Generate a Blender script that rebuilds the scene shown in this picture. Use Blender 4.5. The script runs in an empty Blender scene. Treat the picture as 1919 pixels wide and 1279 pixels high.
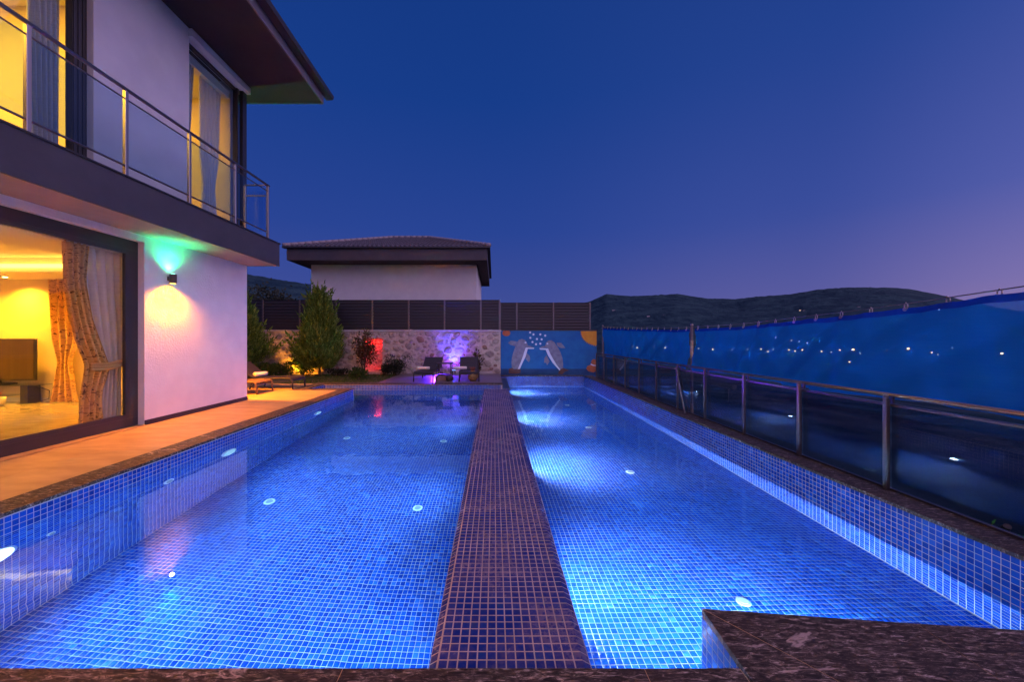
import bpy, math, random
import numpy as np
from mathutils import Vector, Matrix, noise as mnoise

random.seed(7)
rng = np.random.default_rng(7)
S = bpy.context.scene
C = S.collection
R = math.radians

# ------------------------------------------------------------------ camera, sky, exposure
cam = bpy.data.cameras.new('camera')
camo = bpy.data.objects.new('camera', cam)
C.objects.link(camo)
camo.location = (0, 0, 1.5)
camo.rotation_euler = (R(90), 0, 0)
cam.sensor_width = 36
cam.lens = 12.66
cam.shift_x = 0.01746
cam.shift_y = -0.00235
cam.clip_start = 0.05
cam.clip_end = 30000
S.camera = camo

world = bpy.data.worlds.new('World')
S.world = world
world.use_nodes = True


class NT:
    """small helper round a node tree"""
    def __init__(self, tree):
        self.t = tree
        self.n = tree.nodes
        self.l = tree.links

    def new(self, typ, **kw):
        nd = self.n.new(typ)
        for k, v in kw.items():
            setattr(nd, k, v)
        return nd

    def put(self, sock, v):
        if isinstance(v, bpy.types.NodeSocket):
            self.l.new(v, sock)
        elif isinstance(v, (tuple, list)) and len(v) == 3 and sock.type == 'RGBA':
            sock.default_value = (*v, 1)
        else:
            sock.default_value = v

    def math(self, op, a, b=0.0, clamp=False):
        nd = self.new('ShaderNodeMath', operation=op, use_clamp=clamp)
        self.put(nd.inputs[0], a)
        self.put(nd.inputs[1], b)
        return nd.outputs[0]

    def mix(self, f, a, b, blend='MIX'):
        nd = self.new('ShaderNodeMix', data_type='RGBA', blend_type=blend)
        self.put(nd.inputs[0], f)
        self.put(nd.inputs[6], a)
        self.put(nd.inputs[7], b)
        return nd.outputs[2]

    def ramp(self, f, stops, interp='LINEAR'):
        nd = self.new('ShaderNodeValToRGB')
        cr = nd.color_ramp
        cr.interpolation = interp
        while len(cr.elements) < len(stops):
            cr.elements.new(0.5)
        for e, (p, c) in zip(cr.elements, stops):
            e.position = p
            e.color = (c, c, c, 1) if not isinstance(c, tuple) else (*c, 1)
        self.l.new(f, nd.inputs[0])
        return nd.outputs[0]

    def noise(self, vec, scale, detail=4, rough=0.55, distort=0.0):
        nd = self.new('ShaderNodeTexNoise')
        nd.inputs['Scale'].default_value = scale
        nd.inputs['Detail'].default_value = detail
        nd.inputs['Roughness'].default_value = rough
        nd.inputs['Distortion'].default_value = distort
        if vec is not None:
            self.l.new(vec, nd.inputs['Vector'])
        return nd.outputs['Fac']

    def mapping(self, vec, scale=(1, 1, 1), rot=(0, 0, 0)):
        nd = self.new('ShaderNodeMapping')
        nd.inputs['Scale'].default_value = scale
        nd.inputs['Rotation'].default_value = rot
        self.l.new(vec, nd.inputs['Vector'])
        return nd.outputs[0]


# twilight sky: deep blue overhead, violet towards the horizon, warmer where the sun went down (right, behind the camera)
W = NT(world.node_tree)
bg = W.n['Background']
tc = W.new('ShaderNodeTexCoord')
sep = W.new('ShaderNodeSeparateXYZ')
W.l.new(tc.outputs['Generated'], sep.inputs[0])
z = W.math('MAXIMUM', sep.outputs[2], 0.0)
dotv = W.new('ShaderNodeVectorMath', operation='DOT_PRODUCT')
W.l.new(tc.outputs['Generated'], dotv.inputs[0])
dotv.inputs[1].default_value = (0.90, -0.43, 0.0)
az = W.math('MULTIPLY_ADD', dotv.outputs['Value'], 0.5)
W.n[-1].inputs[2].default_value = 0.5
cool = W.ramp(z, [(0.0, (0.060, 0.068, 0.235)), (0.10, (0.040, 0.060, 0.250)), (0.28, (0.018, 0.047, 0.240)),
                  (0.55, (0.007, 0.037, 0.205)), (1.0, (0.004, 0.026, 0.150))])
warm = W.ramp(z, [(0.0, (0.58, 0.33, 0.46)), (0.10, (0.36, 0.25, 0.48)), (0.25, (0.15, 0.155, 0.45)),
                  (0.5, (0.07, 0.10, 0.36)), (1.0, (0.008, 0.034, 0.165))])
azr = W.ramp(az, [(0.30, 0.0), (0.62, 0.12), (0.80, 0.42), (1.0, 1.0)], 'EASE')
W.l.new(W.mix(azr, cool, warm), bg.inputs[0])
bg.inputs[1].default_value = 0.62

# soft afterglow of the sun that has just set
sun = bpy.data.lights.new('sun', 'SUN')
sun.energy = 1.0
sun.angle = R(130)
sun.color = (0.98, 0.62, 0.95)
suno = bpy.data.objects.new('sun', sun)
C.objects.link(suno)
suno.rotation_euler = Vector((-0.66, 0.55, -0.52)).to_track_quat('-Z', 'Y').to_euler()

S.view_settings.view_transform = 'Standard'
S.view_settings.look = 'None'
S.view_settings.exposure = 1.0
S.view_settings.gamma = 1.0
S.view_settings.use_curve_mapping = False
cy = S.cycles
cy.use_denoising = True
cy.max_bounces = 10
cy.diffuse_bounces = 3
cy.glossy_bounces = 4
cy.transmission_bounces = 6
cy.transparent_max_bounces = 12
cy.caustics_reflective = False
cy.caustics_refractive = True
cy.sample_clamp_indirect = 25.0


# ------------------------------------------------------------------ materials
MATS = {}


def pmat(name, base, rough=0.6, base2=None, nscale=4.0, stretch=None, nlo=0.35, nhi=0.65, bump=0.0, bscale=30.0, metal=0.0,
         spec=0.5, rnd=0.0, detail=5, coat=0.0, bdist=0.01, rot=(0, 0, 0)):
    m = bpy.data.materials.new(name)
    m.use_nodes = True
    t = NT(m.node_tree)
    p = t.n['Principled BSDF']
    p.inputs['Roughness'].default_value = rough
    p.inputs['Metallic'].default_value = metal
    p.inputs['Specular IOR Level'].default_value = spec
    p.inputs['Coat Weight'].default_value = coat
    tcn = t.new('ShaderNodeTexCoord')
    vec = tcn.outputs['Object']
    v2 = t.mapping(vec, stretch, rot) if stretch else vec
    col = (*base, 1)
    if base2 is not None:
        f = t.ramp(t.noise(v2, nscale, detail), [(nlo, 0.0), (nhi, 1.0)])
        col = t.mix(f, base, base2)
    if rnd > 0:
        oi = t.new('ShaderNodeObjectInfo')
        hs = t.new('ShaderNodeHueSaturation')
        hs.inputs['Value'].default_value = 1
        t.l.new(t.math('MULTIPLY_ADD', oi.outputs['Random'], rnd * 2), hs.inputs['Value'])
        t.n[-1].inputs[2].default_value = 1 - rnd
        if isinstance(col, tuple):
            hs.inputs['Color'].default_value = col
        else:
            t.l.new(col, hs.inputs['Color'])
        col = hs.outputs[0]
    t.put(p.inputs['Base Color'], col)
    if bump > 0:
        b = t.new('ShaderNodeBump')
        b.inputs['Strength'].default_value = bump
        b.inputs['Distance'].default_value = bdist
        t.l.new(t.noise(v2, bscale, 4), b.inputs['Height'])
        t.l.new(b.outputs[0], p.inputs['Normal'])
    MATS[name] = m
    return m


def emat(name, col, strength):
    m = bpy.data.materials.new(name)
    m.use_nodes = True
    t = NT(m.node_tree)
    t.n.remove(t.n['Principled BSDF'])
    e = t.new('ShaderNodeEmission')
    e.inputs[0].default_value = (*col, 1)
    e.inputs[1].default_value = strength
    t.l.new(e.outputs[0], t.n['Material Output'].inputs[0])
    MATS[name] = m
    return m


def glassmat(name, tint=(0.9, 0.95, 1.0), refl=1.0, ior=1.5):
    m = bpy.data.materials.new(name)
    m.use_nodes = True
    t = NT(m.node_tree)
    t.n.remove(t.n['Principled BSDF'])
    tr = t.new('ShaderNodeBsdfTransparent')
    tr.inputs[0].default_value = (*tint, 1)
    gl = t.new('ShaderNodeBsdfGlossy')
    gl.inputs['Roughness'].default_value = 0.0
    lw = t.new('ShaderNodeLayerWeight')
    lw.inputs['Blend'].default_value = 0.5
    f0 = ((ior - 1) / (ior + 1)) ** 2
    fr = t.math('MULTIPLY_ADD', t.math('POWER', lw.outputs['Facing'], 5.0), 1 - f0)
    t.n[-1].inputs[2].default_value = f0
    fr = t.n[-1].outputs[0]
    mx = t.new('ShaderNodeMixShader')
    t.l.new(t.math('MULTIPLY', fr, refl, True), mx.inputs[0])
    t.l.new(tr.outputs[0], mx.inputs[1])
    t.l.new(gl.outputs[0], mx.inputs[2])
    t.l.new(mx.outputs[0], t.n['Material Output'].inputs[0])
    MATS[name] = m
    return m


def clothmat(name, base, dark=None, transl=0.4, kind=None, transp=0.0, tint=(1, 1, 1)):
    m = bpy.data.materials.new(name)
    m.use_nodes = True
    t = NT(m.node_tree)
    t.n.remove(t.n['Principled BSDF'])
    tcn = t.new('ShaderNodeTexCoord')
    col = (*base, 1)
    if kind == 'crackle':
        uv = tcn.outputs['UV']
        f = None
        for sc, off in (((3.0, 9.0, 1), 0.0), ((8.0, 2.6, 1), 0.35), ((2.2, 15.0, 1), 0.7)):
            v = t.mapping(uv, sc)
            n_ = t.noise(v, 1.0, 3, 0.6, 0.8)
            ln = t.ramp(n_, [(0.478, 0.0), (0.488, 1.0), (0.501, 1.0), (0.511, 0.0)])
            br = t.ramp(t.noise(t.mapping(uv, (9, 9, 1)), 1.0 + off, 2), [(0.47, 0.0), (0.57, 1.0)])
            ln = t.math('MULTIPLY', ln, br)
            f = ln if f is None else t.math('MAXIMUM', f, ln)
        col = t.mix(f, base, dark)
    elif kind == 'weave':
        v = t.mapping(tcn.outputs['Object'], (1, 1, 60))
        f = t.ramp(t.noise(v, 2.5, 4, 0.7), [(0.35, 0.0), (0.7, 1.0)])
        col = t.mix(f, base, dark)
    d = t.new('ShaderNodeBsdfDiffuse')
    tl = t.new('ShaderNodeBsdfTranslucent')
    t.put(d.inputs[0], col)
    t.put(tl.inputs[0], col)
    mx = t.new('ShaderNodeMixShader')
    mx.inputs[0].default_value = transl
    t.l.new(d.outputs[0], mx.inputs[1])
    t.l.new(tl.outputs[0], mx.inputs[2])
    out = mx.outputs[0]
    if transp > 0:
        tr = t.new('ShaderNodeBsdfTransparent')
        tr.inputs[0].default_value = (*tint, 1)
        m2 = t.new('ShaderNodeMixShader')
        m2.inputs[0].default_value = transp
        t.l.new(out, m2.inputs[1])
        t.l.new(tr.outputs[0], m2.inputs[2])
        out = m2.outputs[0]
    t.l.new(out, t.n['Material Output'].inputs[0])
    MATS[name] = m
    return m


def tilemat(name, mass):
    """glazed cobalt mosaic: the tone differs from tile to tile; a chalky film of dried splashes on some"""
    m = bpy.data.materials.new(name)
    m.use_nodes = True
    t = NT(m.node_tree)
    p = t.n['Principled BSDF']
    if mass:
        a = t.new('ShaderNodeAttribute', attribute_name='tone')
        tone = a.outputs['Fac']
    else:
        tone = t.new('ShaderNodeObjectInfo').outputs['Random']
    col = t.ramp(tone, [(0.0, (0.002, 0.042, 0.29)), (0.45, (0.005, 0.076, 0.45)), (0.85, (0.009, 0.105, 0.54)), (1.0, (0.04, 0.18, 0.62))])
    geo = t.new('ShaderNodeNewGeometry')
    sh = t.new('ShaderNodeVectorMath', operation='SNAP')
    t.l.new(geo.outputs['Position'], sh.inputs[0])
    sh.inputs[1].default_value = (0.3, 0.3, 0.3)
    wn = t.new('ShaderNodeTexWhiteNoise')
    t.l.new(sh.outputs[0], wn.inputs['Vector'])
    col = t.mix(t.math('MULTIPLY', wn.outputs['Value'], 0.42), col, (0.002, 0.035, 0.25))
    col = t.mix(t.ramp(t.noise(geo.outputs['Position'], 1.3, 5, 0.65), [(0.5, 0.0), (0.72, 0.35)]), col, (0.05, 0.13, 0.42))
    t.put(p.inputs['Base Color'], col)
    p.inputs['Roughness'].default_value = 0.16
    p.inputs['Specular IOR Level'].default_value = 0.5
    b = t.new('ShaderNodeBump')
    b.inputs['Strength'].default_value = 0.25
    b.inputs['Distance'].default_value = 0.004
    t.l.new(t.noise(geo.outputs['Position'], 45, 2), b.inputs['Height'])
    t.l.new(b.outputs[0], p.inputs['Normal'])
    MATS[name] = m
    return m


def divtile(name, mass):
    m = tilemat(name, mass)
    t = NT(m.node_tree)
    p = t.n['Principled BSDF']
    src = p.inputs['Base Color'].links[0].from_socket
    geo = t.new('ShaderNodeNewGeometry')
    n1 = t.noise(geo.outputs['Position'], 2.6, 5, 0.65)
    n2 = t.noise(geo.outputs['Position'], 34, 3, 0.6)
    f = t.math('MULTIPLY', t.ramp(n1, [(0.38, 0.05), (0.60, 0.95)]), t.ramp(n2, [(0.35, 0.25), (0.6, 0.9)]))
    src2 = t.mix(0.8, src, (0.008, 0.014, 0.15))
    c = t.mix(f, src2, (0.150, 0.108, 0.185))
    t.l.new(c, p.inputs['Base Color'])
    t.l.new(t.math('MULTIPLY_ADD', f, 0.22), p.inputs['Roughness'])
    t.n[-1].inputs[2].default_value = 0.16
    return m


def leafmat(name, c1, c2, transl=0.3):
    m = bpy.data.materials.new(name)
    m.use_nodes = True
    t = NT(m.node_tree)
    t.n.remove(t.n['Principled BSDF'])
    geo = t.new('ShaderNodeNewGeometry')
    col = t.mix(geo.outputs['Random Per Island'], c1, c2)
    d = t.new('ShaderNodeBsdfDiffuse')
    tl = t.new('ShaderNodeBsdfTranslucent')
    t.put(d.inputs[0], col)
    t.put(tl.inputs[0], col)
    mx = t.new('ShaderNodeMixShader')
    mx.inputs[0].default_value = transl
    t.l.new(d.outputs[0], mx.inputs[1])
    t.l.new(tl.outputs[0], mx.inputs[2])
    t.l.new(mx.outputs[0], t.n['Material Output'].inputs[0])
    MATS[name] = m
    return m


def marblemat(name, rot=35.0):
    """dark brown marble with pale flecks drawn out along one direction"""
    m = bpy.data.materials.new(name)
    m.use_nodes = True
    t = NT(m.node_tree)
    p = t.n['Principled BSDF']
    geo = t.new('ShaderNodeNewGeometry')
    v = t.mapping(geo.outputs['Position'], (5.0, 20.0, 13.0), (0, 0, R(rot)))
    n1 = t.noise(v, 2.6, 10, 0.78, 0.9)
    v2 = t.mapping(geo.outputs['Position'], (1.6, 5.0, 3.0), (0, 0, R(rot - 8)))
    n2 = t.noise(v2, 2.0, 6, 0.65, 1.0)
    n3 = t.noise(t.mapping(geo.outputs['Position'], (0.8, 3.2, 2.0), (0, 0, R(rot + 14))), 1.7, 5, 0.6, 0.8)
    c = t.ramp(n1, [(0.42, (0.018, 0.014, 0.011)), (0.51, (0.064, 0.047, 0.037)), (0.57, (0.20, 0.15, 0.12)), (0.65, (0.62, 0.51, 0.43))])
    c = t.mix(t.ramp(n2, [(0.45, 0.0), (0.68, 0.65)]), c, (0.045, 0.031, 0.026))
    c = t.mix(t.ramp(n3, [(0.655, 0.0), (0.68, 0.75), (0.71, 0.0)]), c, (0.55, 0.42, 0.36))
    t.put(p.inputs['Base Color'], c)
    p.inputs['Roughness'].default_value = 0.55
    p.inputs['Specular IOR Level'].default_value = 0.16
    b = t.new('ShaderNodeBump')
    b.inputs['Strength'].default_value = 0.35
    b.inputs['Distance'].default_value = 0.003
    t.l.new(n1, b.inputs['Height'])
    t.l.new(b.outputs[0], p.inputs['Normal'])
    MATS[name] = m
    return m


def stonemat(name):
    m = bpy.data.materials.new(name)
    m.use_nodes = True
    t = NT(m.node_tree)
    p = t.n['Principled BSDF']
    oi = t.new('ShaderNodeObjectInfo')
    geo = t.new('ShaderNodeNewGeometry')
    c = t.ramp(oi.outputs['Random'], [(0.0, (0.50, 0.41, 0.32)), (0.25, (0.40, 0.32, 0.25)), (0.45, (0.54, 0.46, 0.37)), (0.62, (0.34, 0.26, 0.21)),
                                      (0.82, (0.46, 0.37, 0.28)), (0.93, (0.30, 0.12, 0.075)), (1.0, (0.56, 0.49, 0.40))])
    n = t.noise(geo.outputs['Position'], 11, 6, 0.7)
    c = t.mix(t.ramp(n, [(0.45, 0.0), (0.70, 0.8)]), c, (0.12, 0.075, 0.055))
    n5 = t.noise(geo.outputs['Position'], 26, 4, 0.7)
    c = t.mix(t.ramp(n5, [(0.5, 0.0), (0.7, 0.6)]), c, (0.5, 0.43, 0.35))
    t.put(p.inputs['Base Color'], c)
    p.inputs['Roughness'].default_value = 0.85
    b = t.new('ShaderNodeBump')
    b.inputs['Strength'].default_value = 0.9
    b.inputs['Distance'].default_value = 0.02
    t.l.new(n, b.inputs['Height'])
    t.l.new(b.outputs[0], p.inputs['Normal'])
    MATS[name] = m
    return m


plaster = pmat('white_plaster', (0.78, 0.76, 0.74), 0.85, (0.72, 0.70, 0.69), 3.0, bump=0.55, bscale=28, bdist=0.012)
pmat('smooth_plaster', (0.76, 0.74, 0.72), 0.85, (0.70, 0.68, 0.67), 2.0, bump=0.15, bscale=60)
pmat('charcoal', (0.050, 0.046, 0.056), 0.6, (0.062, 0.056, 0.066), 3.0, bump=0.08, bscale=80)
pmat('soffit_brown', (0.032, 0.019, 0.022), 0.8, (0.042, 0.026, 0.029), 2.0)
pmat('fascia_grey', (0.16, 0.15, 0.18), 0.6)
pmat('soffit_board', (0.30, 0.27, 0.26), 0.8, (0.26, 0.23, 0.23), 3.0, bump=0.1)
pmat('gutter_dark', (0.03, 0.028, 0.035), 0.4)
pmat('alu_dark', (0.055, 0.050, 0.052), 0.35, metal=0.3)
pmat('bronze_steel', (0.20, 0.16, 0.14), 0.32, metal=0.9, bump=0.03, bscale=60)
pmat('steel', (0.42, 0.37, 0.35), 0.30, metal=1.0, bump=0.03, bscale=60)
pmat('interior_paint', (0.82, 0.70, 0.40), 0.8)
pmat('ceiling_paint', (0.85, 0.80, 0.66), 0.8)
pmat('floor_polished', (0.42, 0.37, 0.30), 0.16, (0.30, 0.25, 0.19), 2.2, stretch=(1, 3, 1), bump=0.02, bscale=6)
marblemat('marble', 38)
pmat('deck_stone', (0.54, 0.36, 0.15), 0.5, (0.36, 0.22, 0.085), 1.6, stretch=(1.2, 3.4, 1), nlo=0.3, nhi=0.72, bump=0.25, bscale=14, bdist=0.004, rnd=0.06)
pmat('platform_stone', (0.15, 0.125, 0.135), 0.4, (0.11, 0.09, 0.10), 2.0, bump=0.15, bscale=20, bdist=0.003, rnd=0.08)
pmat('deck_joint', (0.22, 0.18, 0.15), 0.9)
pmat('joint_tan', (0.62, 0.38, 0.17), 0.8)
pmat('grout', (0.56, 0.48, 0.51), 0.85, (0.46, 0.39, 0.40), 6.0, bump=0.15, bscale=90, bdist=0.003)
pmat('grout_aged', (0.52, 0.40, 0.37), 0.85, (0.40, 0.30, 0.275), 5.0, bump=0.2, bscale=90, bdist=0.003)
tilemat('tile_single', False)
tilemat('tile_mass', True)
divtile('divider_tile_single', False)
divtile('divider_tile_mass', True)
pmat('dark_slab', (0.025, 0.035, 0.07), 0.3, (0.035, 0.05, 0.085), 3.0)
stonemat('rubble')
pmat('mortar', (0.64, 0.53, 0.42), 0.95, (0.48, 0.385, 0.29), 7.0, bump=0.7, bscale=22, bdist=0.03)
pmat('cap_stone', (0.55, 0.50, 0.45), 0.7, (0.45, 0.40, 0.36), 5.0, bump=0.2)
pmat('slat_metal', (0.028, 0.025, 0.028), 0.45, metal=0.2)
pmat('post_metal', (0.17, 0.145, 0.14), 0.4, metal=0.5)
pmat('mural_blue', (0.006, 0.105, 0.30), 0.75, (0.010, 0.14, 0.35), 3.0, bump=0.15, bscale=40)
pmat('mural_deep', (0.008, 0.045, 0.14), 0.75, (0.012, 0.07, 0.19), 3.0)
pmat('mural_grey', (0.27, 0.25, 0.30), 0.75, (0.19, 0.17, 0.22), 7.0, bump=0.2)
pmat('mural_white', (0.75, 0.75, 0.78), 0.7)
pmat('mural_brown', (0.16, 0.065, 0.05), 0.8, (0.10, 0.04, 0.035), 6.0)
pmat('mural_yellow', (0.62, 0.30, 0.02), 0.75, (0.55, 0.22, 0.02), 6.0)
pmat('mural_orange', (0.50, 0.15, 0.05), 0.75, (0.36, 0.10, 0.035), 6.0)
pmat('roof_tile', (0.10, 0.092, 0.105), 0.55, (0.14, 0.125, 0.14), 2.0, bump=0.1)
pmat('ridge_tile', (0.26, 0.23, 0.25), 0.6)
pmat('lawn', (0.060, 0.075, 0.022), 0.95, (0.095, 0.075, 0.03), 3.5, bump=0.6, bscale=60, bdist=0.03)
pmat('soil', (0.06, 0.045, 0.03), 0.95, (0.04, 0.03, 0.02), 4.0, bump=0.5, bscale=30, bdist=0.03)
pmat('wicker_dark', (0.018, 0.014, 0.018), 0.55, (0.03, 0.024, 0.027), 40.0, bump=0.5, bscale=120)
pmat('wicker_tan', (0.16, 0.085, 0.05), 0.6, (0.09, 0.05, 0.03), 50.0, bump=0.5, bscale=120)
pmat('towel', (0.75, 0.68, 0.58), 0.95, bump=0.5, bscale=120)
pmat('rattan', (0.34, 0.20, 0.06), 0.7, (0.14, 0.075, 0.02), 26.0, bump=0.8, bscale=40)
pmat('copper_box', (0.38, 0.22, 0.16), 0.45, (0.28, 0.15, 0.11), 8.0)
pmat('dry_leaf', (0.22, 0.07, 0.04), 0.8)
pmat('bark', (0.08, 0.055, 0.04), 0.9, (0.05, 0.035, 0.025), 12.0, bump=0.6, bscale=30)
leafmat('conifer_leaf', (0.055, 0.13, 0.022), (0.24, 0.34, 0.060), 0.22)
leafmat('shrub_leaf', (0.035, 0.075, 0.020), (0.075, 0.12, 0.030), 0.3)
leafmat('dark_leaf', (0.020, 0.032, 0.020), (0.045, 0.055, 0.035), 0.2)
leafmat('red_leaf', (0.075, 0.080, 0.030), (0.16, 0.075, 0.045), 0.3)
leafmat('far_leaf', (0.040, 0.050, 0.036), (0.080, 0.090, 0.060), 0.15)
pmat('hazed_hill_scrub', (0.014, 0.040, 0.058), 1.0, (0.032, 0.074, 0.086), 0.012, nlo=0.42, nhi=0.62, bump=1.0, bscale=0.03, bdist=30, spec=0.1, detail=9)  # scrub tones shifted to blue: the haze of distance is in the colour
pmat('lamp_body', (0.09, 0.07, 0.06), 0.4, metal=0.6)
pmat('white_plastic', (0.80, 0.80, 0.80), 0.35)
pmat('grey_plastic', (0.35, 0.38, 0.40), 0.4)
pmat('black_plastic', (0.02, 0.02, 0.022), 0.35)
pmat('tv_screen', (0.055, 0.032, 0.018), 0.32, (0.075, 0.045, 0.022), 1.5, stretch=(9, 1, 0.3))
pmat('pot_white', (0.7, 0.66, 0.6), 0.5)
pmat('terracotta_leaf', (0.45, 0.12, 0.03), 0.6)
pmat('pole_metal', (0.16, 0.14, 0.15), 0.5, metal=0.4)
pmat('pale_band', (0.55, 0.42, 0.28), 0.8, (0.30, 0.22, 0.15), 9.0)
pmat('wire', (0.18, 0.17, 0.18), 0.5, metal=0.5)
pmat('far_wall', (0.45, 0.42, 0.42), 0.9)
emat('amber_glow', (1.0, 0.60, 0.09), 3.2)
emat('warm_glow', (1.0, 0.72, 0.30), 14.0)
emat('green_glow', (0.25, 1.0, 0.55), 6.0)
emat('pool_glow', (0.72, 0.90, 1.0), 2.6)
emat('town_glow_amber', (1.0, 0.50, 0.18), 14.0)
emat('town_glow_white', (1.0, 0.85, 0.75), 8.0)
emat('pool_glow_soft', (0.45, 0.72, 0.95), 0.55)
emat('red_glow', (1.0, 0.12, 0.05), 8.0)
emat('blue_glow', (0.2, 0.45, 1.0), 14.0)
emat('teal_glow', (0.4, 1.0, 0.85), 10.0)
glassmat('door_glass', (0.93, 0.92, 0.88), 0.8)
glassmat('rail_glass', (0.80, 0.90, 0.97), 1.0)
glassmat('balustrade_glass', (0.62, 0.68, 0.76), 1.0, 1.6)
clothmat('curtain_pattern', (0.86, 0.60, 0.24), (0.16, 0.085, 0.035), 0.32, 'crackle')
clothmat('curtain_sheer', (0.82, 0.83, 0.88), (0.64, 0.64, 0.68), 0.12, 'weave', 0.03)
clothmat('curtain_blue', (0.55, 0.58, 0.66), (0.34, 0.37, 0.46), 0.12, 'weave')
clothmat('tarp_blue', (0.006, 0.170, 0.54), (0.004, 0.150, 0.50), 0.58, 'weave', 0.24, (0.5, 0.7, 1.0))
clothmat('tarp_hem', (0.008, 0.040, 0.30), None, 0.3)

# water: clear, gently rippled
wm = bpy.data.materials.new('water')
wm.use_nodes = True
t = NT(wm.node_tree)
t.n.remove(t.n['Principled BSDF'])
g = t.new('ShaderNodeBsdfGlass')
g.inputs['IOR'].default_value = 1.333
g.inputs['Roughness'].default_value = 0.0
g.inputs['Color'].default_value = (0.66, 0.88, 1.0, 1)
geo = t.new('ShaderNodeNewGeometry')
b = t.new('ShaderNodeBump')
b.inputs['Strength'].default_value = 0.15
b.inputs['Distance'].default_value = 0.012
t.l.new(t.noise(geo.outputs['Position'], 3.5, 2, 0.5), b.inputs['Height'])
t.l.new(b.outputs[0], g.inputs['Normal'])
t.l.new(g.outputs[0], t.n['Material Output'].inputs[0])
MATS['water'] = wm


# ------------------------------------------------------------------ geometry helpers
def wloc(o):
    v = Vector((0, 0, 0))
    while o is not None:
        v += Vector(o.location)
        o = o.parent
    return v


def tag(o, label=None, cat=None, group=None, kind=None):
    if label:
        o['label'] = label
    if cat:
        o['category'] = cat
    if group:
        o['group'] = group
    if kind:
        o['kind'] = kind
    return o


def thing(name, loc, label, cat, group=None, rotz=0.0):
    o = bpy.data.objects.new(name, None)
    o.empty_display_size = 0.1
    C.objects.link(o)
    o.location = loc
    o.rotation_euler = (0, 0, rotz)
    return tag(o, label, cat, group)


def link_mesh(name, verts, faces, m, parent=None, smooth=False):
    me = bpy.data.meshes.new(name)
    off = wloc(parent) if parent is not None else Vector((0, 0, 0))
    if isinstance(verts, np.ndarray):
        verts = verts - np.array(off)
    else:
        verts = [(v[0] - off.x, v[1] - off.y, v[2] - off.z) for v in verts]
    me.from_pydata(verts, [], faces)
    if smooth:
        me.shade_smooth()
    me.materials.append(MATS[m])
    o = bpy.data.objects.new(name, me)
    C.objects.link(o)
    o.parent = parent
    return o


def fast_quads(name, verts, quads, m, parent=None, tone=None):
    """verts Nx3, quads Mx4 numpy"""
    me = bpy.data.meshes.new(name)
    off = np.array(wloc(parent)) if parent is not None else np.zeros(3)
    n, q = len(verts), len(quads)
    me.vertices.add(n)
    me.vertices.foreach_set('co', (verts - off).astype(np.float32).ravel())
    me.loops.add(q * 4)
    me.loops.foreach_set('vertex_index', quads.astype(np.int32).ravel())
    me.polygons.add(q)
    me.polygons.foreach_set('loop_start', np.arange(0, q * 4, 4, dtype=np.int32))
    me.update(calc_edges=True)
    if tone is not None:
        a = me.attributes.new('tone', 'FLOAT', 'FACE')
        a.data.foreach_set('value', tone.astype(np.float32))
    me.materials.append(MATS[m])
    o = bpy.data.objects.new(name, me)
    C.objects.link(o)
    o.parent = parent
    return o


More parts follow.
